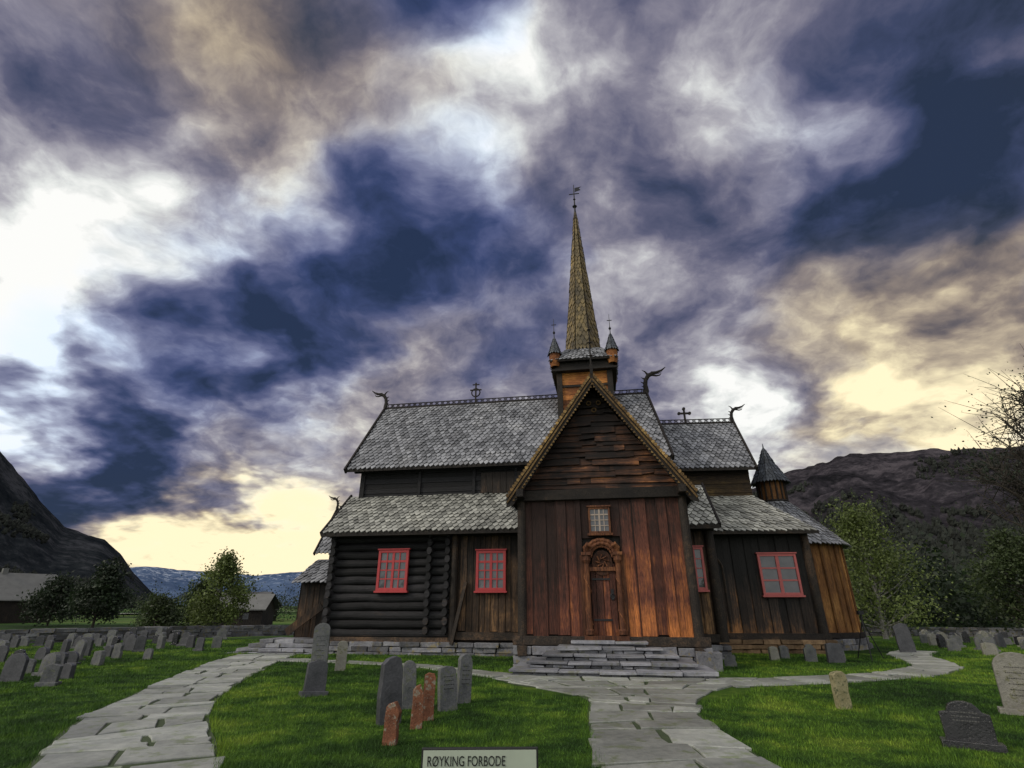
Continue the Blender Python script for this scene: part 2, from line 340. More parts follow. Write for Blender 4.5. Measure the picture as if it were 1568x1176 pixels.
while z<APX-.25:
    h=random.uniform(.17,.24); hw=(APX-z)/slope-.03
    x=-hw
    cuts=sorted([random.uniform(-hw*.8,hw*.8) for _ in range(3 if hw>1 else 1)])
    for c0 in cuts+[hw]:
        j=random.uniform(-.05,.05); j2=j+random.uniform(-.05,.05)
        hw2=(APX-z-h)/slope-.03
        xt0=max(x,-hw2) if x<-hw2 else x; xt1=min(c0,hw2)
        if c0-x>.05:
            d=random.uniform(0,.05)
            g.add([(x,-.085-d,z+j*.8),(c0,-.085-d,z+j2),(xt1,-.03-d,z+h+.03),(xt0,-.03-d,z+h+.03),(x,0,z+j*.8),(c0,0,z+j2)],[(0,1,2,3),(4,5,1,0)],random.choice([.7,.8,.9,1.05,1.25]))
        x=c0
    z+=h
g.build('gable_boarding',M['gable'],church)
e=MB(); tr=MB(); AZ=8.75; EZ=4.72; EX=2.86
for s_ in(-1,1):
    e.prism([(0,AZ+.02),(s_*EX,EZ),(s_*(EX+.03),EZ-.3),(s_*(EX-.2),EZ-.22),(0,AZ-.38)],-.50,-.44,.9)
    L=math.hypot(EX,AZ-EZ); dx,dz=s_*EX/L,-(AZ-EZ)/L
    outn=V((s_*abs(dz),0,abs(dx)))
    n=int(L/.115)
    for i in range(n):
        q=(i+.5)*L/n; c0=V((dx*q,-.53,AZ+dz*q)); d=V((dx,0,dz))
        a0=c0-d*.052; a1=c0+d*.052
        m=[a0-outn*.02,a1-outn*.02,a1+outn*.05,c0+outn*.085,a0+outn*.05]
        m2=[p_+V((0,.06,0)) for p_ in m]
        tr.add(m+m2,[(0,1,2,3,4),(9,8,7,6,5)]+[(j,j+5,(j+1)%5+5,(j+1)%5) for j in range(5)],random.uniform(.7,1.3))
        m=[a0-outn*.20,a1-outn*.20,c0-outn*.27]; m2=[p_+V((0,.04,0)) for p_ in m]
        tr.add(m+m2,[(0,1,2),(5,4,3),(0,3,4,1),(1,4,5,2),(2,5,3,0)],random.uniform(.6,1.0))
    tr.beam((dx*.0,-.52,AZ-.16),(dx*L-.0,-.52,EZ-.16),.03,.05,.8)
e.box(-.05,.05,-.53,-.45,AZ-.3,AZ+.35,.9); e.tube([(0,-.49,AZ+.3),(0,-.49,11.1)],[.03,.012],8)
for zz,wd in((AZ+.7,.14),(AZ+1.2,.1),(AZ+1.7,.07)): e.beam((-wd,-.49,zz),(wd,-.49,zz),.025,.03); e.tube([(0,-.49,zz-.06),(0,-.49,zz),(0,-.49,zz+.06)],[.02,.06,.02],8)
e.beam((-.5,-.40,8.0),(.12,-.40,8.72),.04,.10); e.beam((.5,-.38,8.0),(-.12,-.38,8.72),.04,.10)
e.build('bargeboards',M['dark'],church); tr.build('bargeboard_trim',M['trim'],church)
o=MB()
for x,z in((-.16,7.85),(.16,7.85),(0,7.6)): o.tube([(x+.07*math.cos(q),-.15,z+.07*math.sin(q)) for q in np.linspace(0,2*math.pi,13)],[.016]*13,6,.8,cap=False)
o.build('gable_rings',M['trim'],church)
r=MB()
for s_ in(-1,1):
    if s_>0: shing(r,(EX,-.46,EZ),(EX,6.9,EZ),(0,6.9,AZ),(0,-.46,AZ),.3,.25)
    else: shing(r,(-EX,6.9,EZ),(-EX,-.46,EZ),(0,-.46,AZ),(0,6.9,AZ),.3,.25)
    r.add([(s_*EX,-.44,EZ-.06),(s_*EX,6.9,EZ-.06),(0,6.9,AZ-.07),(0,-.44,AZ-.07)],[(0,1,2,3)],.2)
r.build('porch_roof',M['roof'],church)
e=MB(); e.beam((0,-.4,AZ+.04),(0,6.8,AZ+.04),.1,.12)
for i in range(26): e.tube([(0,-.3+i*.27,AZ+.1),(0,-.3+i*.27,AZ+.24)],[.05,.01],5)
e.build('porch_ridge',M['dark'],church)
window(church,'porch_window',-.05,4.02,.66,.78,-.05,4,4,M['carve'],M['cream'],.06,.022)
d=MB(); px=-.05
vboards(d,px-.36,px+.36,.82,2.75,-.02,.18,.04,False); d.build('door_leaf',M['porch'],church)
d=MB()
for s_ in(-1,1):
    d.tube([(px+s_*.46,-.16,.85),(px+s_*.46,-.16,.95),(px+s_*.46,-.16,1.0),(px+s_*.46,-.16,2.75),(px+s_*.46,-.16,2.85),(px+s_*.46,-.16,3.0)],[.12,.13,.085,.08,.13,.12],14,1.0)
    d.box(px+s_*.46-.14,px+s_*.46+.14,-.30,-.0,2.99,3.08,1.1); d.box(px+s_*.60-.06,px+s_*.60+.06,-.10,.02,.80,3.0,.9)
    for q in range(9): d.tube([(px+s_*.46+.09*math.cos(q*1.3),-.16-.09*math.sin(q*1.3),1.1+q*.18),(px+s_*.46+.09*math.cos(q*1.3+1.3),-.16-.09*math.sin(q*1.3+1.3),1.1+q*.18+.18)],[.02,.02],6,1.2)
    d.tube([(px+s_*.46,-.2,3.08),(px+s_*.47,-.24,3.2),(px+s_*.40,-.3,3.3),(px+s_*.3,-.32,3.24)],[.07,.08,.07,.03],8,1.1)
for R_,w_,y_ in((.50,.06,-.12),(.40,.045,-.17),(.32,.035,-.13)):
    d.tube([(px+R_*math.cos(q),y_,2.93+R_*1.0*math.sin(q)) for q in np.linspace(0,math.pi,21)],[w_*(1+.25*(i%2)) for i in range(21)],8,1.1)
d.prism([(px+.3*math.cos(q),2.78+.36*math.sin(q)) for q in np.linspace(0,2*math.pi,20,endpoint=False)],-.10,-.0,.7)
d.box(px-.42,px+.42,-.14,-.02,2.55,2.66,1.0)
for i in range(9):
    q=math.pi*i/8; d.tube([(px+.2*math.cos(q*2),-.13,2.82+.2*math.sin(q*2)),(px+.07*math.cos(q*2+1),-.13,2.82+.07*math.sin(q*2+1))],[.022,.015],6,1.1)
d.box(px-.62,px+.62,-.24,.0,.70,.82,1.0)
d.build('portal_carving',M['carve'],church)
d=MB(); d.tube([(px+.24+.06*math.cos(q),-.10,1.85+.07*math.sin(q)) for q in np.linspace(0,2*math.pi,13)],[.013]*13,6,cap=False); d.box(px+.2,px+.28,-.09,-.05,1.75,2.05)
for z in(1.2,2.3): d.box(px-.33,px+.2,-.078,-.055,z,z+.05)
d.build('door_ironwork',M['iron'],church)
f=MB(); courses(f,-2.72,2.78,-.22,1,-.15,.55,3); f.box(2.3,2.95,-.35,.3,-.1,.45,.9,.04); f.build('porch_foundation',M['found'],church,bevel=.015)
s=MB()
for i,(hw,fr,zt) in enumerate([(1.05,.55,.71),(1.4,.95,.575),(1.75,1.35,.435),(2.12,1.78,.295),(2.5,2.22,.15)]):
    x=-hw
    while x<hw-.05:
        w_=min(random.uniform(.5,1.3),hw-x)
        if hw-x-w_<.3: w_=hw-x
        s.box(x+.008,x+w_-.008,-fr-random.uniform(0,.09),-.24,zt-.07,zt+random.uniform(-.015,.015),random.uniform(.7,1.25),.014); x+=w_
    courses(s,-hw+.06,hw-.06,-fr+.07,-.25,zt-.16,zt-.075,1,wr=(.2,.6))
s.build('stone_steps',M['step'],church,bevel=.012)
# --- TOWER
TX,TY=-.35,7.8
b=MB()
z=8.0
while z<12.0:
    h=.26; tt=random.uniform(.7,1.3); b.box(TX-1.22,TX+1.22,TY-1.22-.02*random.random(),TY+1.22,z,z+h-.012,tt); z+=h
b.build('tower_body',M['tower'],church)
b=MB()
for sx in(-1,1):
    for sy in(-1,1): b.box(TX+sx*1.2-.13,TX+sx*1.2+.13,TY+sy*1.2-.13,TY+sy*1.2+.13,8,12.05,1.0)
b.box(TX-1.55,TX+1.55,TY-1.55,TY+1.55,12.02,12.12,.8); b.box(TX-1.4,TX+1.4,TY-1.4,TY+1.4,12.12,12.5,.9); b.box(TX-1.6,TX+1.6,TY-1.6,TY+1.6,12.5,12.6,.9)
b.beam((TX-1.2,TY-1.3,9.2),(TX-1.2,TY-1.3,12),.1,.05); b.beam((TX-1.1,TY-1.25,11.3),(TX+1.1,TY-1.25,11.3),.05,.1)
b.build('tower_cornice',M['dark'],church)
sp=MB(); pr=[(1.55,12.6),(1.05,13.0),(.86,13.5),(.60,16.3),(.02,22.9)]
def ringpt(r,z,k,n=8): a=math.pi/8+2*math.pi*k/n; f=1/math.cos(math.pi/8); return V((TX+r*f*math.cos(a),TY+r*f*math.sin(a),z))
sk=MB()
q4=[(-1,-1),(1,-1),(1,1),(-1,1)]
for k in range(4):
    a,b2=q4[k],q4[(k+1)%4]
    shing(sk,(TX+a[0]*1.58,TY+a[1]*1.58,12.6),(TX+b2[0]*1.58,TY+b2[1]*1.58,12.6),(TX+b2[0]*.8,TY+b2[1]*.8,13.5),(TX+a[0]*.8,TY+a[1]*.8,13.5),.2,.2)
sk.build('spire_skirt',M['roof'],church)
for i in range(2,4):
    for k in range(8): shing(sp,ringpt(pr[i][0],pr[i][1],k),ringpt(pr[i][0],pr[i][1],k+1),ringpt(pr[i+1][0],pr[i+1][1],k+1),ringpt(pr[i+1][0],pr[i+1][1],k),.2,.26,.022)
sp.build('spire',M['spire'],church)
fn=MB(); fn.tube([(TX,TY,22.5),(TX,TY,23.0),(TX,TY,24.9)],[.10,.05,.02],8); fn.tube([(TX,TY,23.1),(TX,TY,23.25),(TX,TY,23.4)],[.03,.14,.03],12)
fn.beam((TX-.3,TY,24.2),(TX+.3,TY,24.2),.04,.04); fn.prism([(TX+.05,24.35),(TX+.4,24.45),(TX+.3,24.6),(TX+.45,24.7),(TX+.05,24.65)],TY-.01,TY+.01); fn.tube([(TX,TY,23.7),(TX,TY,23.78),(TX,TY,23.86)],[.02,.08,.02],10)
tu=MB(); tb=MB()
for sx in(-1,1):
    for sy in(-1,1):
        cx,cy=TX+sx*1.38,TY+sy*1.38
        tb.lathe((cx,cy),[(.2,12.3),(.27,12.55),(.27,13.0),(.24,13.0)],10,.9)
        n=8
        for k in range(n):
            a0=2*math.pi*k/n;a1=2*math.pi*(k+1)/n
            shing(tu,(cx+.33*math.cos(a0),cy+.33*math.sin(a0),12.98),(cx+.33*math.cos(a1),cy+.33*math.sin(a1),12.98),(cx+.01*math.cos(a1),cy+.01*math.sin(a1),13.95),(cx+.01*math.cos(a0),cy+.01*math.sin(a0),13.95),.14,.14,.012)
        fn.tube([(cx,cy,13.7),(cx,cy,14.0),(cx,cy,15.0)],[.05,.025,.01],6); fn.tube([(cx,cy,14.1),(cx,cy,14.2),(cx,cy,14.3)],[.02,.07,.02],8); fn.beam((cx-.12,cy,14.65),(cx+.12,cy,14.65),.03,.03)
tb.build('corner_turret_drums',M['tower'],church); tu.build('corner_turret_roofs',M['tshin'],church); fn.build('finials',M['iron'],church)
# --- CHOIR (in its own frame)
ca=rad(4.5); CX,CY=7.82,6.27
def cf(p): return V((CX+p.x*math.cos(ca)-p.y*math.sin(ca),CY+p.x*math.sin(ca)+p.y*math.cos(ca),p.z))
b=MB(); b.box(-6,0,.03,8.2,.3,4.35,.9); b.box(-6.5,-1.15,1.7,6.5,4.2,7.3,.8); b.build('choir_core',M['dark'],church,cf)
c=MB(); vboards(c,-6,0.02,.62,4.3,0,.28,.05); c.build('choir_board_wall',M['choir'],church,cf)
c=MB(); c.tube([(.02,-.04,.4),(.02,-.04,4.3)],[.18,.15],14,1.2); c.box(-6,.2,-.2,.05,.45,.66,1.2); c.box(-6.2,.2,-.2,-.05,4.22,4.36,.8)
c.tube([(-4.9,-.5,.0),(-4.9,-.45,4.2)],[.16,.14],12,1.2)
arc=[(-3.7+ .42*math.cos(q),-.07,2.9+.5*math.sin(q)) for q in np.linspace(0,math.pi,13)]
c.tube([(-3.28,-.07,.7)]+arc+[(-4.12,-.07,.7)],[.05]*15,6,1.3)
c.build('choir_posts',M['dark'],church,cf)
window(church,'choir_window',-1.2,2.72,1.45,1.5,-.07,2,3,M['pink'],M['pink'],.09,.055,cf)
f=MB(); courses(f,-6,.35,-.3,.4,-.2,.46,4); f.build('choir_foundation',M['found2'],church,cf,bevel=.012)
r=MB(); shing(r,(-6.2,-.5,4.3),(.35,-.5,4.3),(-1.1,1.7,6.1),(-6.2,1.7,6.1),.22,.22,.026)
shing(r,(.35,-.5,4.3),(.35,8.7,4.3),(-1.1,6.5,6.1),(-1.1,1.7,6.1),.25,.25); r.build('choir_aisle_roof',M['roof2'],church,cf)
r=MB(); shing(r,(-6.5,1.25,7.25),(-.85,1.25,7.25),(-.5,4.1,10.25),(-6.5,4.1,10.25),.22,.23,.026); shing(r,(-.85,6.95,7.25),(-6.5,6.95,7.25),(-6.5,4.1,10.25),(-.5,4.1,10.25),.4,.4); r.build('choir_roof',M['roof'],church,cf)
e=MB(); e.beam((-.82,1.15,7.15),(-.47,4.1,10.3),.08,.22); e.beam((-.82,7.05,7.15),(-.47,4.1,10.3),.08,.22); e.beam((-6.5,1.2,7.18),(-.8,1.2,7.18),.05,.12)
e.add([(-1.0,1.7,7.2),(-1.0,6.5,7.2),(-.8,4.1,10.1)],[(0,1,2)],.8)
e.beam((-6.3,-.55,4.24),(.4,-.55,4.24),.05,.12)
crest(e,-6.4,-.6,4.1,10.3); dragon(e,(-.5,4.1,10.25),1,.85)
cx=-2.87; e.beam((cx,4.1,10.3),(cx,4.1,11.1),.09,.09); e.beam((cx-.27,4.1,10.85),(cx+.27,4.1,10.85),.08,.09)
for dx_,dz_ in((-.27,10.85),(.27,10.85),(0,11.1)): e.tube([(cx+dx_,4.04,dz_),(cx+dx_,4.16,dz_)],[.08,.08],8,1,True)
e.build('choir_trim',M['dark'],church,cf)
c=MB()
for k in range(6): 
    z=6.0+k*.2; c.box(-6.4,-1.05,1.6-.02*(k%2),1.7,z,z+.19,random.uniform(.7,1.2))
c.build('choir_clerestory',M['clere'],church,cf)
ax,ay=.67,3.87
ap=MB(); n=34
for k in range(n):
    a=2*math.pi*k/n; a2=2*math.pi*(k+1)/n; rr=2.3+(.03 if k%2 else 0); t=random.uniform(.7,1.25)
    ap.add([(ax+rr*math.cos(a),ay+rr*math.sin(a),.45),(ax+rr*math.cos(a2),ay+rr*math.sin(a2),.45),(ax+rr*math.cos(a2),ay+rr*math.sin(a2),4.2),(ax+rr*math.cos(a),ay+rr*math.sin(a),4.2)],[(0,1,2,3)],t)
    ap.tube([(ax+2.34*math.cos(a),ay+2.34*math.sin(a),.45),(ax+2.34*math.cos(a),ay+2.34*math.sin(a),4.2)],[.045,.045],6,t*.9)
ap.lathe((ax,ay),[(.60,5.6),(.60,7.15)],16,.9); ap.build('apse_walls',M['apse'],church,cf)
td=MB()
for k in range(16):
    a=2*math.pi*k/16; td.tube([(ax+.62*math.cos(a),ay+.62*math.sin(a),5.7),(ax+.62*math.cos(a),ay+.62*math.sin(a),7.1)],[.035,.035],6)
td.lathe((ax,ay),[(.64,6.1),(.68,6.15),(.64,6.2)],16); td.lathe((ax,ay),[(2.3,.4),(2.45,.42),(2.45,.6),(2.3,.62)],34); td.build('apse_turret_ribs',M['dark'],church,cf)
ar=MB(); n=20
cs=lambda r_,a_,z_:(ax+r_*math.cos(a_),ay+r_*math.sin(a_),z_)
for k in range(n):
    a0=2*math.pi*k/n;a1=2*math.pi*(k+1)/n
    shing(ar,cs(2.65,a0,4.0),cs(2.65,a1,4.0),cs(.62,a1,6.1),cs(.62,a0,6.1),.2,.2); 
ar.build('apse_roof',M['roof'],church,cf)
ar=MB(); n=12
for k in range(n):
    a0=2*math.pi*k/n;a1=2*math.pi*(k+1)/n
    shing(ar,cs(.86,a0,7.05),cs(.86,a1,7.05),cs(.36,a1,8.0),cs(.36,a0,8.0),.17,.17,.015); shing(ar,cs(.36,a0,8.0),cs(.36,a1,8.0),cs(.02,a1,8.85),cs(.02,a0,8.85),.17,.17,.015)
ar.tube([(ax,ay,8.7),(ax,ay,9.05)],[.05,.015],6); ar.build('apse_turret_roof',M['tshin'],church,cf)
f=MB()
for i in range(3):
    for k in range(26):
        a=2*math.pi*(k+.5*(i%2))/26; c_,s2=math.cos(a),math.sin(a)
        def xr(p,c_=c_,s2=s2): return V((ax+p.x*c_-p.y*s2,ay+p.x*s2+p.y*c_,p.z))
        f.box(2.1,2.58+random.uniform(-.05,.05),-.3,.3,-.2+.2*i,-.01+.2*i,random.uniform(.6,1.2),.015,xr)
f.build('apse_foundation',M['found'],church,cf,bevel=.012)

# ================================================================== GROUND
def sst(a,b,x): x=min(1,max(0,(x-a)/(b-a))); return x*x*(3-2*x)
def gh(x,y):
    r=math.hypot(x,y-8); h=-1.0*sst(22,58,r)
    if r>60: h+=noise.noise(V((x*.012,y*.012,0)))*1.6*sst(60,160,r)+1.0*sst(80,300,r)*(1 if x<0 else .4)
    return h
def grasscol(nt,a,b_,c_,d_):
    big=nt.noise(nt.co,.30,4,.6); med=nt.noise(nt.co,1.6,5,.65)
    return nt.ramp(nt.math('ADD',nt.math('MULTIPLY',big,.55),nt.math('MULTIPLY',med,.45)),[(.38,a),(.47,b_),(.54,c_),(.61,d_)]),med
nt=newmat('grass_ground')
c,med=grasscol(nt,(.014,.032,.008),(.028,.065,.011),(.06,.12,.015),(.12,.18,.025)); fine=nt.noise(nt.co,40,4,.7)
far=nt.noise(nt.mapping(nt.co,(.006,.02,1)),1,3,.5,.5)
dist=nt.vmath('LENGTH',nt.co)
fc=nt.ramp(far,[(.36,(.018,.035,.012)),(.47,(.05,.11,.02)),(.56,(.13,.19,.05)),(.62,(.035,.06,.02))])
c=nt.mix(nt.mr(dist,45,75),c,fc)
c=nt.mix(1,c,nt.mix(fine,(.6,.6,.6),(1.3,1.3,1.3)),'MULTIPLY')
nt.l.new(c,nt.p.inputs['Base Color']); nt.p.inputs['Roughness'].default_value=.9; nt.p.inputs['Specular IOR Level'].default_value=.1
bump(nt,nt.math('ADD',fine,med),.8,.04); gm=nt.m
N=181; us=np.linspace(-1,1,N); gx=np.sinh(us*6.2)/math.sinh(6.2)*9000
verts=[(x,y,gh(x,y)) for y in gx for x in gx]
faces=[(j*N+i,j*N+i+1,(j+1)*N+i+1,(j+1)*N+i) for j in range(N-1) for i in range(N-1)]
me=bpy.data.meshes.new('ground'); me.from_pydata(verts,[],faces); me.materials.append(gm)
me.polygons.foreach_set('use_smooth',[True]*len(me.polygons)); og=bpy.data.objects.new('ground',me); scene.collection.objects.link(og)
# ------------------------------------------------------------------ paths
paths=[[(1.6,2.5,1.9),(1.85,5,1.9),(1.92,7.5,1.85),(2.05,9.4,1.75),(2.35,11,2.0),(2.5,12.3,3.2),(2.5,13.4,5.2),(2.6,14.4,6.2)],
  [(4.6,13.3,1.2),(6.5,13.7,1.2),(8.3,14.3,1.15),(10.2,15.2,1.15),(11.9,16.6,1.2),(13.0,18.6,1.25),(13.9,20.6,1.3),(15.6,22.4,1.2)],
  [(.8,13.6,1.1),(-.6,15.0,.9),(-2.6,16.9,.7),(-5,18.0,.7),(-7.6,18.9,1.1)],
  [(-2.6,2.5,1.8),(-3.4,5,1.8),(-4.25,6.9,1.8),(-5.65,9.4,1.75),(-6.6,12,1.7),(-7.7,16,1.9),(-8.3,18.5,2.0),(-8.7,21,2.0)]]
def resample(pl,step):
    P=[np.array(p,dtype=float) for p in pl]; out=[]
    for i in range(len(P)-1):
        p0=P[max(i-1,0)];p1=P[i];p2=P[i+1];p3=P[min(i+2,len(P)-1)]; n=max(2,int(np.linalg.norm(p2[:2]-p1[:2])/.08))
        for k in range(n):
            t=k/n; out.append(.5*((2*p1)+(-p0+p2)*t+(2*p0-5*p1+4*p2-p3)*t*t+(-p0+3*p1-3*p2+p3)*t**3))
    out.append(P[-1]); return out
dirt=plain('path_joint_soil',(.045,.065,.025),.95,0,.5,9)
allpts=[]; root=empty('flagstone_path')
jo=MB(); fl=MB()
for pi_,pl in enumerate(paths):
    pts=resample(pl,.08); allpts+= [(p[0],p[1],p[2]/2) for p in pts[::3]]
    def fr(i):
        a=pts[max(i-1,0)];b_=pts[min(i+1,len(pts)-1)]; d=(b_-a)[:2]; d=d/np.linalg.norm(d); return np.array([d[1],-d[0]])
    vs=[];zz=.004+.0015*pi_
    for i,p in enumerate(pts):
        n_=fr(i); wv=p[2]/2*(1+.05*noise.noise(V((p[0]*.8,p[1]*.8,3))))
        vs+= [(p[0]-n_[0]*wv,p[1]-n_[1]*wv,zz),(p[0]+n_[0]*wv,p[1]+n_[1]*wv,zz)]
    jo.add(vs,[(2*i,2*i+1,2*i+3,2*i+2) for i in range(len(pts)-1)])
    i=0
    def at(ii,s):
        ii=int(max(0,min(len(pts)-1,ii))); p=pts[ii]; n_=fr(ii); return np.array([p[0]+n_[0]*s*p[2]/2,p[1]+n_[1]*s*p[2]/2])
    skew=0
    while i<len(pts)-5:
        st=random.randint(4,10); sk2=random.uniform(-3,3)
        nc=max(1,int(round(pts[i][2]/random.uniform(.6,1.3))))
        cuts=[-1]+sorted([-1+2*(k+random.uniform(-.28,.28))/nc for k in range(1,nc)])+[1]
        for k in range(nc):
            a,b_=cuts[k],cuts[k+1]
            e1=random.uniform(-.10,.07) if k==0 else 0; e2=random.uniform(-.07,.10) if k==nc-1 else 0
            j=lambda: np.array([random.uniform(-.04,.04),random.uniform(-.04,.04)])
            q=[at(i+skew*a,a+e1)+j(),at(i+skew*b_,b_+e2)+j(),at(i+st+sk2*b_,b_+e2)+j(),at(i+st+sk2*a,a+e1)+j()]
            qq=[]
            for n2 in range(4):
                A_,B_=q[n2],q[(n2+1)%4]; qq.append(A_)
                if random.random()<.75: qq.append(A_*.5+B_*.5+j()*.8+(B_-A_)*random.uniform(-.2,.2))
            q=qq
            ce=sum(q)/len(q); q=[ce+(x-ce)*(1-.034/max(.15,np.linalg.norm(x-ce))) for x in q]
            z1=.028+random.uniform(-.010,.012); tilt=(random.uniform(-.014,.014),random.uniform(-.014,.014))
            m=len(q)
            if sum(q[n2][0]*q[(n2+1)%m][1]-q[(n2+1)%m][0]*q[n2][1] for n2 in range(m))<0: q=q[::-1]
            Z=lambda x:z1+(x[0]-ce[0])*tilt[0]+(x[1]-ce[1])*tilt[1]
            top=[(*(ce+(x-ce)*(1-.012/max(.1,np.linalg.norm(x-ce)))),Z(x)) for x in q]; mid_=[(x[0],x[1],Z(x)-.01) for x in q]; bot=[(x[0],x[1],-.02) for x in q]
            fl.add(top+mid_+bot,[tuple(range(m))]+[(n2,n2+m,(n2+1)%m+m,(n2+1)%m) for n2 in range(m)]+[(n2+m,n2+2*m,(n2+1)%m+2*m,(n2+1)%m+m) for n2 in range(m)],random.uniform(.6,1.2))
        i+=st; skew=sk2
jo.build('joints',dirt,root); fl.build('slabs',M['flag'],root)
# ------------------------------------------------------------------ lawn blades
AP=np.array(allpts)
n=430000
yy=5.0+26*np.random.rand(n)**1.7; xx=(np.random.rand(n)*2-1)*(yy*1.08+1)
keep=np.ones(n,bool); dd=np.zeros(n)
for k in range(0,n,20000):
    d=(np.hypot(xx[k:k+20000,None]-AP[None,:,0],yy[k:k+20000,None]-AP[None,:,1])-AP[None,:,2]).min(1); dd[k:k+20000]=d; keep[k:k+20000]=d>.03-.09*np.random.rand(d.shape[0])
lx=(xx-2.75)*math.cos(RZ)+(yy-16.5)*math.sin(RZ); ly=-(xx-2.75)*math.sin(RZ)+(yy-16.5)*math.cos(RZ)
keep&=~((lx>-10.6)&(lx<3.9)&(ly>3.1)); keep&=~((abs(lx)<2.8)&(ly>-.3)); keep&=~((abs(lx)<2.55)&(ly>-2.3)); keep&=~((lx>3)&(lx<10.8)&(ly>5.8)); keep&=~((lx<-10)&(lx>-14)&(ly>3))
xx=xx[keep];yy=yy[keep];dd=dd[keep];n=len(xx)
tt=np.clip((np.hypot(xx,yy-8)-22)/36,0,1); hz=-tt**2*(3-2*tt)
sz=np.clip(yy/9,.8,2.2); an=np.random.rand(n)*6.283
clump=np.array([noise.noise(V((a*1.1,b_*1.1,1))) for a,b_ in zip(xx.tolist(),yy.tolist())])
hh=(.020+.028*np.random.rand(n))*(.75+.25*sz)*(1+.7*np.clip(clump,-.8,1))*(1+.8*(dd<.12)); ww=.0042*sz; le=np.random.randn(n,2)*.018
co=np.zeros((n,3,3),dtype=np.float32)
co[:,0]=np.stack([xx-np.cos(an)*ww,yy-np.sin(an)*ww,hz],1); co[:,1]=np.stack([xx+np.cos(an)*ww,yy+np.sin(an)*ww,hz],1); co[:,2]=np.stack([xx+le[:,0],yy+le[:,1],hz+hh],1)
def trimesh(name,co,mat,tint,k=3):
    n=co.shape[0]; me=bpy.data.meshes.new(name); me.vertices.add(n*k); me.vertices.foreach_set('co',co.reshape(-1))
    me.loops.add(n*k); me.loops.foreach_set('vertex_index',np.arange(n*k,dtype=np.int32)); me.polygons.add(n)
    me.polygons.foreach_set('loop_start',np.arange(0,n*k,k,dtype=np.int32)); me.polygons.foreach_set('loop_total',np.full(n,k,dtype=np.int32))
    at=me.attributes.new('tint','FLOAT','FACE'); at.data.foreach_set('value',tint.astype(np.float32)); me.materials.append(mat); me.update(calc_edges=True)
    ob=bpy.data.objects.new(name,me); scene.collection.objects.link(ob); return ob
nt=newmat('grass_blades')
c,_=grasscol(nt,(.020,.050,.010),(.045,.105,.014),(.10,.19,.018),(.20,.29,.03))
tn=nt.new('ShaderNodeCombineXYZ')
for i in range(3): nt.l.new(nt.tint,tn.inputs[i])
nt.l.new(nt.mix(1,c,tn.outputs[0],'MULTIPLY'),nt.p.inputs['Base Color']); nt.p.inputs['Roughness'].default_value=.6; nt.p.inputs['Specular IOR Level'].default_value=.2
trimesh('lawn_grass',co,nt.m,.6+.8*np.random.rand(n))
# ------------------------------------------------------------------ gravestones
GS={'dark':stone('grave_dark_slate',(.025,.027,.032),(.09,.09,.10),4,.5,.5),'grey':stone('grave_grey',(.06,.065,.07),(.19,.19,.195),5,.8,.3,(.13,.14,.10),.8),
 'orange':stone('grave_rusty_stone',(.10,.045,.03),(.32,.13,.07),5,.9,.2,(.27,.24,.19),1.0),'pale':stone('grave_pale_stone',(.17,.165,.15),(.30,.29,.25),5,.85,.2,(.17,.17,.11),.8),
 'yellow':stone('grave_lichen_stone',(.20,.18,.09),(.38,.34,.21),6,.9,.2,(.10,.11,.06),1.0),'black':stone('grave_polished',(.010,.010,.012),(.03,.03,.033),6,.15,.6)}
ins=plain('incised_letters',(.10,.10,.095),.8)
def profile(kind,w,h):
    a=w/2
    if kind=='round': return [(-a,0),(a,0),(a*.97,h-a*.75)]+[(a*.97*math.cos(q),h-a*.75+a*.75*math.sin(q)) for q in np.linspace(.15,math.pi-.15,9)]+[(-a*.97,h-a*.75)]
    if kind=='arch': return [(-a,0),(a,0),(a*.93,h*.82)]+[(a*.93*math.cos(q),h*.82+h*.18*math.sin(q)) for q in np.linspace(.3,math.pi-.3,7)]+[(-a*.93,h*.82)]
    if kind=='shoulder': return [(-a,0),(a,0),(a,h*.72),(a*.72,h*.76)]+[(a*.66*math.cos(q),h*.8+h*.2*math.sin(q)) for q in np.linspace(.1,math.pi-.1,8)]+[(-a*.72,h*.76),(-a,h*.72)]
    if kind=='slant': return [(-a,0),(a,0),(a*1.0,h*.4),(a*.95,h*.88),(a*.6,h*.97),(-a*.2,h),(-a*.93,h*.93),(-a*.97,h*.5)]
    return [(-a,0),(a*1.02,0),(a*1.06,h*.25),(a*.98,h*.5),(a*1.0,h*.75),(a*.85,h*.95),(a*.3,h),(-a*.5,h*.97),(-a*.95,h*.88),(-a*.9,h*.6),(-a*1.03,h*.4)]
def grave(x,y,w,h,kind,mat,rz=0,ti=0,th=.1,plinth=False,lines=0):
    m=MB(); pf=profile(kind,w,h); jj=.018 if kind=='rough' else .006
    pf=[(a+random.uniform(-jj,jj),(z+random.uniform(-jj,jj)) if z>0 else -.12) for a,z in pf]
    m.prism(pf,-th/2,th/2)
    if plinth: m.box(-w*.62,w*.62,-th*1.1,th*1.1,-.1,.07,1.1)
    ob=m.build('gravestone',GS[mat],None,bevel=.008)
    ob.location=(x,y,gh(x,y)); ob.rotation_euler=(ti,random.uniform(-.05,.05),rz)
    if lines:
        l=MB()
        for i in range(lines):
            z=h*(.74-.09*i); x=-w*.27
            while x<w*.25:
                lw=random.uniform(.008,.028); l.box(x,x+lw,-th/2-.0025,-th/2+.004,z,z+.011); x+=lw+.009
        l.build('inscription',ins if mat in('black','dark') else M['iron'],ob)
    return ob
R=random.Random(3)
grave(-1.82,9.05,.31,.89,'rough','dark',.55,-.04,.16)
grave(-1.75,10.28,.24,.73,'arch','grey',.3,-.05,.12)
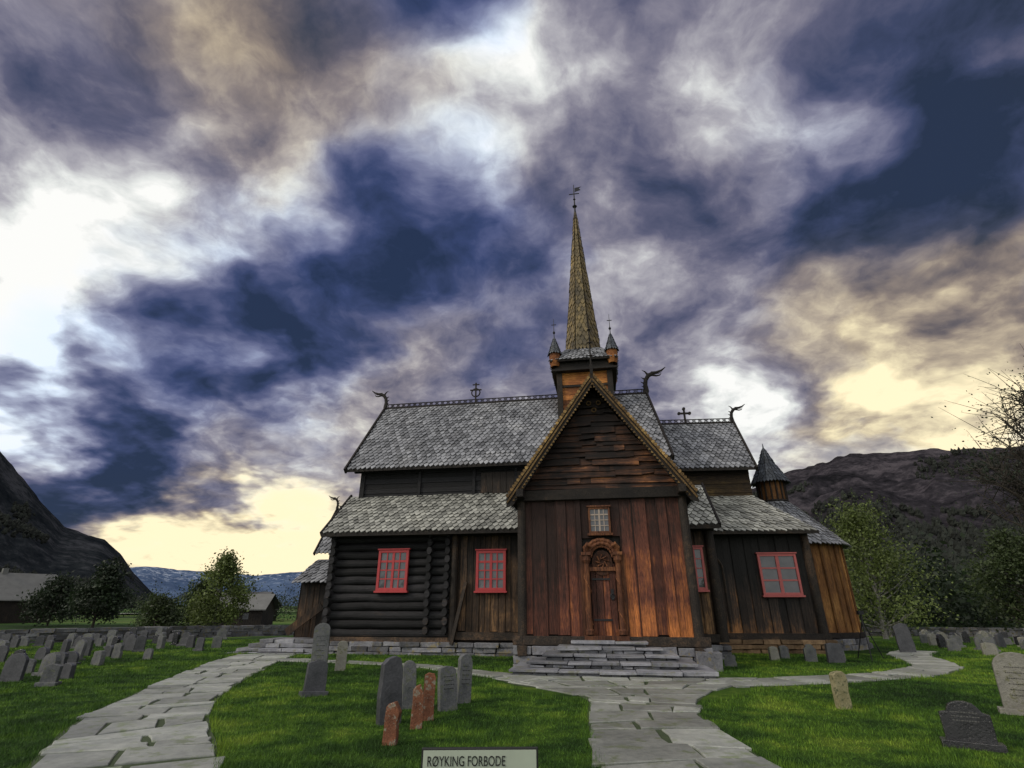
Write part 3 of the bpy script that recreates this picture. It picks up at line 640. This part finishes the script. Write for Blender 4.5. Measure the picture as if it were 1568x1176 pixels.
grave(-1.37,8.73,.16,.53,'rough','orange',.2,-.05,.11)
grave(-1.29,9.3,.18,.64,'slant','orange',.25,-.09,.10)
grave(-1.07,10.1,.31,.66,'slant','grey',.5,-.09,.12,lines=4)
grave(-.88,10.85,.26,.78,'arch','grey',.45,-.03,.14,lines=5)
grave(-1.53,7.79,.17,.46,'rough','orange',-.1,-.02,.12)
grave(-3.86,11.7,.40,.60,'slant','dark',.5,-.08,.16,True)
grave(-4.80,14.7,.40,1.20,'round','grey',.2,-.02,.12,lines=6)
grave(-4.62,15.9,.28,.72,'round','pale',.3,-.02,.1)
grave(5.62,10.28,.22,.56,'rough','yellow',.1,-.03,.14)
grave(5.65,7.63,.50,.50,'shoulder','black',-.55,-.04,.12,True,lines=3)
grave(8.25,9.7,.62,.90,'round','pale',-.6,-.02,.13,True,lines=6)
grave(8.0,8.9,.5,.42,'rough','grey',-.5,-.02,.13)
for (x,y,w,h,k,m) in [(9.3,18.3,.35,.5,'shoulder','grey'),(9.9,18.0,.5,.55,'slant','dark'),(10.3,18.5,.35,.4,'round','grey'),(8.4,18.8,.3,.4,'arch','pale'),(9.0,19.4,.3,.38,'rough','grey'),(14.6,21.6,.5,1.0,'rough','dark'),(6.3,17.0,.3,.3,'rough','grey')]:
    grave(x,y,w,h,k,m,R.uniform(-.4,.3),-.03,.12)
kinds=['round','arch','shoulder','slant','rough','round']
pl=[]
def scatter(n,fx,mats,smin=.85):
    c=0;tr_=0
    while c<n and tr_<12000:
        tr_+=1; x,y=fx()
        if any((x-a)**2+(y-b_)**2<smin**2 for a,b_ in pl): continue
        if (np.hypot(x-AP[:,0],y-AP[:,1])-AP[:,2]).min()<.45: continue
        pl.append((x,y)); c+=1
        grave(x,y,R.uniform(.28,.5),R.uniform(.32,.66),R.choice(kinds),R.choice(mats),R.uniform(-.5,.35),R.uniform(-.1,.03),R.uniform(.09,.16),R.random()<.4)
def left():
    y=R.uniform(12.5,33); u=R.uniform(.74,1.08) if y<17 else R.uniform(.5 if y>22 else .62,1.1)
    return -u*y,y
def right():
    y=R.uniform(20,40); return y*R.uniform(.70,1.08),y
scatter(115,left,['dark','grey','grey','dark','black','dark'])
scatter(85,right,['dark','grey','pale','black','grey'])
m=MB()
for a in(0,2.1,4.2): m.tube([(0,0,1.15),(.42*math.cos(a),.42*math.sin(a),0)],[.02,.016],8)
m.tube([(0,0,1.05),(0,0,1.35)],[.03,.03],8); m.box(-.09,.09,-.06,.06,1.33,1.45)
o=m.build('camera_tripod',M['iron']); o.location=(11.6,19.0,0)
sg=empty('no_smoking_sign',(-.165,3.22,0),rad(1.5))
wp=plain('sign_paint',(.42,.47,.38),.5,0,.15,5); bk=plain('sign_black',(.015,.015,.015),.5)
m=MB(); m.box(-.30,.30,.0,.02,.70,.925); m.build('frame_board',bk,sg,bevel=.004)
m=MB(); m.box(-.290,.290,-.004,.002,.710,.915); m.build('panel',wp,sg)
m=MB(); m.box(-.03,.03,.022,.07,-.2,.86); m.build('post',M['dark'],sg)
tc=bpy.data.curves.new('t','FONT'); tc.body='RØYKING FORBODE'; tc.size=.062; tc.align_x='LEFT'; tc.extrude=.001
to=bpy.data.objects.new('t',tc); scene.collection.objects.link(to); bpy.context.view_layer.update()
dg=bpy.context.evaluated_depsgraph_get(); tm=bpy.data.meshes.new_from_object(to.evaluated_get(dg)); bpy.data.objects.remove(to)
tm.materials.clear(); tm.materials.append(bk)
to=bpy.data.objects.new('lettering',tm); scene.collection.objects.link(to); to.parent=sg; to.location=(-.27,-.0065,.848); to.rotation_euler=(rad(90),0,0); to.scale=(.70,1,1)
# ------------------------------------------------------------------ stone walls
def drywall(name,pl_,h,th=.6):
    m=MB()
    for (x0,y0),(x1,y1) in zip(pl_[:-1],pl_[1:]):
        L=math.hypot(x1-x0,y1-y0); a=math.atan2(y1-y0,x1-x0)
        for c in range(4):
            s_=0
            while s_<L:
                w_=R.uniform(.5,1.3); cx=x0+math.cos(a)*(s_+w_/2); cy=y0+math.sin(a)*(s_+w_/2); z=gh(cx,cy)
                def xr(p,cx=cx,cy=cy,a=a,z=z): return V((cx+p.x*math.cos(a)-p.y*math.sin(a),cy+p.x*math.sin(a)+p.y*math.cos(a),p.z+z))
                m.box(-w_/2+.02,w_/2-.02,-th/2+R.uniform(-.05,.05),th/2,h*c/4-.05,h*(c+1)/4-.06,R.uniform(.35,.95),.03,xr); s_+=w_
    return m.build(name,M['found'])
drywall('stone_wall',[(-46,28),(-30,36),(-20,46),(-12,54)],.85)
drywall('stone_wall',[(22,56),(40,54),(66,46)],.8)
# ------------------------------------------------------------------ buildings in valley
def house(name,x,y,w,d,h,rh,rz,wm,rm,win=True,z=None):
    z=gh(x,y) if z is None else z; e=empty(name,(x,y,z),rz)
    m=MB(); m.box(-w/2,w/2,-d/2,d/2,-3,h)
    for s_ in(-1,1): m.add([(s_*w/2,-d/2,h),(s_*w/2,d/2,h),(s_*w/2,0,h+rh)],[(0,1,2)])
    nb=int(w/.3)
    for i in range(nb): m.box(-w/2+w*i/nb,-w/2+w*i/nb+.12,-d/2-.04,-d/2-.002,-.5,h)
    m.build('walls',wm,e)
    m=MB()
    for s_ in(-1,1):
        m.add([(-w/2-.5,s_*(d/2+.5),h-.2),(w/2+.5,s_*(d/2+.5),h-.2),(w/2+.5,0,h+rh+.15),(-w/2-.5,0,h+rh+.15),(-w/2-.5,s_*(d/2+.5),h-.35),(w/2+.5,s_*(d/2+.5),h-.35)],[(0,1,2,3),(0,1,5,4)])
    m.box(-w*.2,-w*.2+.7,-.35,.35,h+rh*.6,h+rh+.8); m.build('roof',rm,e)
    if win:
        m=MB(); n_=max(2,int(w/4))
        for i in range(n_):
            xx_=-w/2+w*(i+.5)/n_; m.box(xx_-.35,xx_+.35,-d/2-.07,-d/2+.02,h*.4,h*.7)
        m.build('windows',M['glass'],e)
wh=plain('white_boarding',(.5,.5,.48),.7); rf=plain('grey_slate_roof',(.09,.09,.095),.7,0,.4,1); rf2=plain('weathered_barn_roof',(.15,.15,.145),.8,0,.4,1); br=M['dark']; redh=plain('barn_red',(.18,.05,.035),.8)
house('log_barn',-37.5,78,8,6,2.4,1.6,.15,br,rf2); 
house('farmhouse',-82,92,10,9,3.6,3.8,1.0,br,rf2)
house('timber_barn',-47,100,9,6,2.6,2.0,-.2,br,rf)
for i in range(12):
    y=R.uniform(230,360); u=-R.uniform(.66,1.05)
    house('valley_house',u*y,y,R.uniform(7,11),R.uniform(6,8),R.uniform(2.8,4.5),R.uniform(2,3),R.uniform(-.8,.8),R.choice([wh,wh,br,redh]),R.choice([rf,rf2]),False)
m=MB(); pl_=resample([(-170,150,5),(-120,150,5),(-90,165,5),(-60,185,5),(-30,200,5)],1)
vs=[]
for p in pl_: vs+=[(p[0],p[1]-p[2]*.9,gh(p[0],p[1])+.35),(p[0],p[1]+p[2]*.9,gh(p[0],p[1])+.35)]
m.add(vs,[(2*i,2*i+1,2*i+3,2*i+2) for i in range(len(pl_)-1)]); m.build('road',plain('gravel_road',(.34,.33,.30),.9,0,.1,2))
# ------------------------------------------------------------------ trees
def leafmat(name,c1,c2):
    nt=newmat(name); c=nt.mix(nt.noise(nt.co,1.2,3),c1,c2)
    tn=nt.new('ShaderNodeCombineXYZ')
    for i in range(3): nt.l.new(nt.tint,tn.inputs[i])
    c=nt.mix(1,c,tn.outputs[0],'MULTIPLY'); nt.l.new(c,nt.p.inputs['Base Color']); nt.p.inputs['Roughness'].default_value=.6
    tr_=nt.new('ShaderNodeBsdfTranslucent'); nt.l.new(c,tr_.inputs[0]); mx=nt.new('ShaderNodeMixShader'); mx.inputs[0].default_value=.3
    nt.l.new(nt.p.outputs[0],mx.inputs[1]); nt.l.new(tr_.outputs[0],mx.inputs[2])
    out=[n_ for n_ in nt.n if n_.type=='OUTPUT_MATERIAL'][0]; nt.l.new(mx.outputs[0],out.inputs[0]); return nt.m
LM1=leafmat('birch_leaves',(.08,.12,.030),(.17,.21,.055)); LM2=leafmat('dark_leaves',(.012,.024,.011),(.032,.050,.020)); LM3=leafmat('mid_leaves',(.030,.050,.018),(.07,.095,.030))
bark=stone('birch_bark',(.12,.11,.10),(.38,.37,.35),4); bark2=stone('dark_bark',(.02,.017,.014),(.07,.06,.05),4)
def tree(name,x,y,h,r,lm,bm,nl,seed,ls=.16,base=.18,conic=.5,ncl=45,bare=False,z=None):
    rs=np.random.RandomState(seed); z0=gh(x,y) if z is None else z; e=empty(name,(x,y,z0)); m=MB()
    pts=[(rs.uniform(-.03,.03)*h*t,rs.uniform(-.03,.03)*h*t,h*t*.95) for t in np.linspace(0,1,7)]
    m.tube([(0,0,-.3)]+pts[1:],[h*.022*(1-t*.9) for t in np.linspace(0,1,7)],8)
    cl=[]
    for i in range(ncl):
        t=rs.uniform(base,1.0)**.9; a=rs.uniform(0,6.283); rr=r*(math.sin(math.pi*min(1,(t-base)/(1-base)*.8+.2))**.7)*((1-conic)+conic*(1.15-t))*rs.uniform(.35,1.08)
        c_=np.array([rr*math.cos(a),rr*math.sin(a),h*t]); cl.append(c_)
        s0=max(base*.7,t-.22*rs.uniform(.5,1.2)); ip=V(pts[int(s0*6)]).lerp(V(pts[min(6,int(s0*6)+1)]),s0*6%1)
        mid_=ip.lerp(V(c_),.55)+V((0,0,-.02*h)); m.tube([ip,mid_,V(c_)],[h*.007,h*.004,h*.0015],5)
        if bare:
            for k in range(14):
                p0=mid_.lerp(V(c_),rs.rand()); q=p0+V(rs.randn(3)*r*.2)+V((0,0,r*.12)); m.tube([p0,p0.lerp(q,.5)+V(rs.randn(3)*.06),q],[h*.002,h*.0014,h*.0006],4,cap=False)
    m.build('trunk_and_limbs',bm,e)
    per=nl//ncl; cc=[];tt=[]
    for c_ in cl:
        s=r*rs.uniform(.12,.27); k=int(per*rs.uniform(.5,1.4)); p=c_+rs.randn(k,3)*[s,s,s*.8]; a=rs.randn(k,3); a/=np.linalg.norm(a,axis=1)[:,None]; b_=np.cross(a,rs.randn(k,3)); b_/=np.linalg.norm(b_,axis=1)[:,None]
        sz=ls*rs.uniform(.5,1.2,k)[:,None]; cc.append(np.stack([p-a*sz,p-b_*sz*.6,p+a*sz,p+b_*sz*.6],1)); tt.append(rs.uniform(.5,1.35)*rs.uniform(.8,1.2,k))
    ob=trimesh('foliage',np.concatenate(cc).astype(np.float32),lm,np.concatenate(tt),4); ob.parent=e
tree('birch_tree',-25.9,50,6.7,2.3,LM1,bark,9000,1,.13)
tree('birch_tree',-28.5,52,4.4,2.0,LM3,bark,6000,11,.14)
tree('deciduous_tree',-51,70,7.2,2.9,LM2,bark2,7000,2,.2)
tree('bush',-28,45,3.0,1.6,LM3,bark2,5000,3,.12,.05,.2)
tree('birch_tree',29.0,45,9.4,3.7,LM1,bark,15000,4,.12,.12,.75,60)
tree('birch_tree',34.0,52,6.0,2.4,LM2,bark,7000,14,.15)
tree('deciduous_tree',41.2,45,7.8,3.4,LM3,bark2,9000,5,.15)
tree('deciduous_tree',-63,78,5.5,3.2,LM2,bark2,6000,15,.2)
tree('sparse_birch_tree',32.9,30.5,15.2,5.2,LM2,bark2,3800,6,.09,.38,.3,110,True)
def treeline(name,items,lm,seed,nl=900):
    rs=np.random.RandomState(seed); cc=[];tt=[]
    for (x,y,h,r) in items:
        z=gh(x,y); 
        for q in range(9):
            t=rs.uniform(.1,1); c_=np.array([x+rs.uniform(-1,1)*r*(1.1-t*.7),y+rs.uniform(-1,1)*r*.7,z+h*t]); k=nl//9; s=r*.3
            p=c_+rs.randn(k,3)*s; a=rs.randn(k,3);a/=np.linalg.norm(a,axis=1)[:,None];b_=np.cross(a,rs.randn(k,3));b_/=np.linalg.norm(b_,axis=1)[:,None]
            sz=.04*h*rs.uniform(.5,1.3,k)[:,None]; cc.append(np.stack([p-a*sz,p-b_*sz*.7,p+a*sz,p+b_*sz*.7],1)); tt.append(rs.uniform(.5,1.5)*rs.uniform(.8,1.2,k))
    trimesh(name,np.concatenate(cc).astype(np.float32),lm,np.concatenate(tt),4)
it=[]
for i in range(75):
    y=R.uniform(95,230); it.append((-y*R.uniform(.38,1.05),y,R.uniform(3,7),R.uniform(2.5,5)))
treeline('distant_trees',it,LM2,1,500)
it=[]
for i in range(52):
    y=R.uniform(66,110); it.append((y*R.uniform(.5,1.12),y,R.uniform(4,8.5),R.uniform(3,5)))
treeline('distant_trees',it,LM2,2,700)
# ------------------------------------------------------------------ mountains
def mheight(a,f,prof,rc,rf_,amp,seed):
    az=[p[0] for p in prof]; el=[p[1] for p in prof]; e=np.interp(a,az,el); r=rf_+(rc-rf_)*f; h=rc*e*(f**1.25)
    x=r*math.sin(rad(a)); y=r*math.cos(rad(a)); s_=2.6/rc
    nn=noise.fractal(V((x*s_*3,y*s_*3,seed)),1.0,2.0,6)*amp*rc*e*min(1,f*2.5)*(.12+.88*math.sin(math.pi*min(1,f)))
    nn+=noise.fractal(V((x*s_*16,y*s_*16,seed+5)),1.0,2.0,4)*amp*.16*rc*e*min(1,f*3)
    return x,y,-3+h+nn
def mountain(name,prof,rc,rf_,mat,amp,na=240,nr=46,seed=0):
    vs=[]; A=np.linspace(prof[0][0],prof[-1][0],na); NR=nr+10
    for a in A:
        for j in range(NR+1):
            if j<=nr: vs.append(mheight(a,j/nr,prof,rc,rf_,amp,seed))
            else:
                f=1-(j-nr)/10; r=rc+(1-f)*rc*.4; x,y,z=mheight(a,1,prof,rc,rf_,amp,seed); k=r/rc; vs.append((x*k,y*k,z*(f*.5+.5)))
    M1=NR+1; fs=[(i*M1+j,(i+1)*M1+j,(i+1)*M1+j+1,i*M1+j+1) for i in range(na-1) for j in range(NR)]
    me=bpy.data.meshes.new(name); me.from_pydata(vs,[],fs); me.materials.append(mat); me.polygons.foreach_set('use_smooth',[True]*len(fs))
    o=bpy.data.objects.new(name,me); scene.collection.objects.link(o); return o
def mmat(name,c1,c2,c3,sc,snow=None,bs=1.0):
    nt=newmat(name); a=nt.noise(nt.co,sc,6,.65); b_=nt.noise(nt.co,sc*9,6,.75); f=nt.math('ADD',nt.math('MULTIPLY',a,.5),nt.math('MULTIPLY',b_,.5))
    c=nt.ramp(f,[(.40,c1),(.5,c2),(.60,c3)])
    if snow:
        sep=nt.new('ShaderNodeSeparateXYZ'); nt.l.new(nt.co,sep.inputs[0]); c=nt.mix(nt.math('MULTIPLY',nt.mr(sep.outputs[2],snow*.6,snow),nt.mr(b_,.54,.60)),c,(.45,.5,.6))
    nt.l.new(c,nt.p.inputs['Base Color']); nt.p.inputs['Roughness'].default_value=1; nt.p.inputs['Specular IOR Level'].default_value=0
    bump(nt,b_,bs,.3/sc*.06); return nt.m
mr_=mmat('hillside_forest',(.012,.012,.014),(.034,.031,.037),(.085,.075,.085),.014,bs=.9)
ml=mmat('left_mountain',(.012,.015,.019),(.026,.030,.034),(.07,.072,.08),.012,bs=.9)
mf=mmat('far_mountain',(.05,.085,.16),(.08,.12,.21),(.12,.17,.27),.0025,190,.6)  # distance haze painted into the bluish base colours
PR=[(8,.06),(18,.14),(24,.19),(27.6,.216),(33.6,.236),(39,.226),(45.4,.212),(55,.2),(75,.16)]
mountain('hill',PR,700,150,mr_,.13,260,80,seed=2)
PL=[(-80,.45),(-60,.34),(-50,.26),(-45.4,.207),(-43.7,.175),(-42,.145),(-39.8,.108),(-37,.096),(-35.5,.075),(-34.4,.052),(-32.5,.022),(-30,.0)]
mountain('hill',PL,900,380,ml,.11,260,60,seed=7)
for i in range(20):
    a=R.uniform(-46.5,-36); f=R.uniform(.01,.16); x,y,z=mheight(a,f,PL,900,380,.11,7)
    house('valley_house',x,y,R.uniform(6,9),R.uniform(5,7),R.uniform(2.6,3.6),R.uniform(1.6,2.4),R.uniform(.2,1.2),R.choice([wh,wh,redh]),rf,False,z)
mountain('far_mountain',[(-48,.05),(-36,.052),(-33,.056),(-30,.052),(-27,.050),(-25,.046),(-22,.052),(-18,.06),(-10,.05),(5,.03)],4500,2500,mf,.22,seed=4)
def woodland(name,prof,rc,rf_,amp,seed,n,hr,a0,a1,f1=1.0):
    rs=np.random.RandomState(seed); m=MB()
    for i in range(n):
        a=rs.uniform(a0,a1); f=rs.uniform(0,1)**1.1*f1
        x,y,z=mheight(a,f,prof,rc,rf_,amp,seed)
        if noise.noise(V((x*.012,y*.012,z*.02)))<-.10+.45*f: continue
        h=rs.uniform(*hr); r=h*rs.uniform(.22,.42); k=5
        ring=[(x+r*math.cos(q+rs.uniform(-.3,.3))*rs.uniform(.8,1.2),y+r*math.sin(q),z+h*rs.uniform(.15,.35)) for q in np.linspace(0,6.283,k,endpoint=False)]
        ring2=[(x+r*.75*math.cos(q)*rs.uniform(.7,1.2),y+r*.75*math.sin(q),z+h*rs.uniform(.55,.75)) for q in np.linspace(.6,6.883,k,endpoint=False)]
        vs=[(x,y,z-1)]+ring+ring2+[(x+rs.uniform(-.2,.2)*r,y,z+h)]
        fs=[(0,1+(j+1)%k,1+j) for j in range(k)]+[(1+j,1+(j+1)%k,1+k+(j+1)%k,1+k+j) for j in range(k)]+[(1+k+j,1+k+(j+1)%k,2*k+1) for j in range(k)]
        m.add(vs,fs,rs.uniform(.4,1.3))
    m.build(name,LMF)
nt=newmat('woodland_foliage'); c=nt.mix(nt.noise(nt.co,.3,3),(.010,.014,.011),(.030,.034,.026)); tn=nt.new('ShaderNodeCombineXYZ')
for i in range(3): nt.l.new(nt.tint,tn.inputs[i])
nt.l.new(nt.mix(1,c,tn.outputs[0],'MULTIPLY'),nt.p.inputs['Base Color']); nt.p.inputs['Roughness'].default_value=1; LMF=nt.m
woodland('hillside_woodland',PR,700,150,.13,2,9000,(2.5,6),20,52)
woodland('hillside_woodland',PL,900,380,.11,7,4500,(3.5,7),-55,-33,.8)
# ================================================================== SKY / WORLD
SUN_AZ,SUN_EL=-112,34
w=bpy.data.worlds.new("World"); scene.world=w; w.use_nodes=True; nt=NT(w.node_tree); nt.n.clear()
try: w.cycles.sampling_method='MANUAL'; w.cycles.sample_map_resolution=512
except Exception: pass
out=nt.new('ShaderNodeOutputWorld'); bg=nt.new('ShaderNodeBackground'); nt.l.new(bg.outputs[0],out.inputs[0])
gen=nt.new('ShaderNodeTexCoord').outputs['Generated']; dirn=nt.vmath('NORMALIZE',gen)
sky=nt.new('ShaderNodeTexSky',sky_type='NISHITA'); sky.sun_disc=False; sky.sun_elevation=rad(SUN_EL); sky.sun_rotation=rad(SUN_AZ)
sep=nt.new('ShaderNodeSeparateXYZ'); nt.l.new(dirn,sep.inputs[0])
den=nt.math('ADD',nt.math('MAXIMUM',sep.outputs[2],0.0),.30)
cp=nt.new('ShaderNodeCombineXYZ'); nt.put(cp.inputs[0],nt.math('DIVIDE',sep.outputs[0],den)); nt.put(cp.inputs[1],nt.math('DIVIDE',sep.outputs[1],den))
pc=cp.outputs[0]
def cnoise(v,sc,det,ro,off,dist=0):
    n_=nt.new('ShaderNodeTexNoise'); nt.put(n_.inputs['Vector'],nt.mapping(v,loc=off)); n_.inputs['Scale'].default_value=sc; n_.inputs['Detail'].default_value=det; n_.inputs['Roughness'].default_value=ro; n_.inputs['Distortion'].default_value=dist; return n_
wn=cnoise(pc,2.6,4,.55,(3,1,0)).outputs['Color']
def warpv(src,amt):
    q=nt.new('ShaderNodeVectorMath',operation='MULTIPLY_ADD'); nt.l.new(wn,q.inputs[0]); q.inputs[1].default_value=(amt,)*3; nt.l.new(nt.vmath('ADD',src,(-amt/2,)*3),q.inputs[2]); return q.outputs[0]
wd=nt.vmath('NORMALIZE',warpv(dirn,.42)); pw=warpv(pc,.22)
def lobes(L,src,base=0.0):
    acc=base
    for az,el,r,wt in L:
        d=(math.sin(rad(az))*math.cos(rad(el)),math.cos(rad(az))*math.cos(rad(el)),math.sin(rad(el)))
        s_=nt.mr(nt.vmath('DOT_PRODUCT',src,d),math.cos(rad(r)),1,0,wt,True); acc=nt.math('ADD',acc,s_)
    return acc
BL=[(-42,24,13,.60),(-48,17,9,.50),(-49,31,9,.16),(-37,43,15,.26),(-29,37,8,.16),(-8.5,49,12,.38),(7,56,10,.30),(33,46.7,11,.28),(43,42,5,.40),(39,23.5,9,.26),(46,19,10,.24),(38,13,9,.42),(27,13,9,.30),(48,11,8,.45),
 (-21,6,9,.80),(-32,3,8,.65),(-18,17.5,8,.24),(12,33,8,.24),(23,23,8,.22),(20,12,12,.2),(-5,20,9,.15),(-30,14,6,.1),
 (-32,24.5,8,-.46),(-40.5,15,8,-.42),(-24,29,9,-.30),(-14.5,38,10,-.28),(-41,10.4,11,-.18),(43,35,13,-.24),(52,39,13,-.24),(23,40,8,-.12),(-52,42,8,-.18),(-32,54,8,-.18),(-11,59,6,-.3),(0,35,9,-.14),(47,26.5,8,-.14),
 (180,30,80,.62),(-115,38,55,.35)]
Bf=lobes(BL,wd,.42)
n1=cnoise(pw,2.3,7,.60,(0,0,0)).outputs['Fac']; n2=cnoise(pw,8.0,6,.60,(7,2,0)).outputs['Fac']
n3=nt.math('ABSOLUTE',nt.math('SUBTRACT',cnoise(pw,4.2,3,.45,(2,9,0)).outputs['Fac'],.5))
Bf=nt.math('ADD',Bf,nt.math('MULTIPLY',nt.math('SUBTRACT',n1,.5),1.10)); Bf=nt.math('ADD',Bf,nt.math('MULTIPLY',nt.math('SUBTRACT',n2,.5),.85)); Bf=nt.math('ADD',Bf,nt.math('MULTIPLY',nt.math('SUBTRACT',.09,n3),.5))
cc=nt.ramp(Bf,[(0.0,(.024,.036,.066)),(.2,(.050,.064,.125)),(.38,(.115,.118,.190)),(.55,(.235,.225,.29)),(.72,(.45,.44,.48)),(.90,(.80,.82,.80)),(1.0,(1.0,1.0,.97))])
warm=lobes([(-38,48,14,.6),(-18,52,9,.3),(40,24,12,.9),(47,18,11,.9),(38,11,12,.5),(-21,6,10,1.0),(-32,4,9,1.0),(-14,18,10,.25),(-47,55,14,.5)],wd,0)
warm=nt.math('MINIMUM',warm,1.0)
blue=nt.math('MINIMUM',lobes([(-28,27,13,.8),(-14,38,13,.9),(-11,59,8,1.0),(0,33,9,.6),(42,38,14,.4),(-40,16,12,.7)],wd,0),1.0)
c=nt.mix(warm,cc,nt.mix(1,cc,(1.15,.98,.66),'MULTIPLY')); c=nt.mix(nt.math('MULTIPLY',blue,.8),c,nt.mix(1,c,(.76,.95,1.32),'MULTIPLY'))
skc=nt.mix(1,sky.outputs[0],(.08,.08,.08),'MULTIPLY')
fac=nt.mr(n1,.28,.38,.84,.98)
c=nt.mix(fac,skc,c)
nt.l.new(c,bg.inputs[0]); bg.inputs[1].default_value=1.0
sl=bpy.data.lights.new('sun','SUN'); sl.energy=1.3; sl.angle=rad(12); sl.color=(1,.90,.76); so=bpy.data.objects.new('sun',sl); scene.collection.objects.link(so)
az,el=rad(SUN_AZ),rad(SUN_EL); dvec=V((math.sin(az)*math.cos(el),math.cos(az)*math.cos(el),math.sin(el)))
so.rotation_euler=dvec.to_track_quat('Z','Y').to_euler()
# ------------------------------------------------------------------ camera
cam=bpy.data.cameras.new('camera'); cam.lens=18.37; cam.sensor_width=36; cam.clip_end=30000; cam.clip_start=.05
co_=bpy.data.objects.new('camera',cam); co_.location=(0,0,1.6); co_.rotation_euler=(rad(113),0,0); scene.collection.objects.link(co_); scene.camera=co_
scene.view_settings.view_transform='Standard'; scene.view_settings.look='None'; scene.view_settings.exposure=0
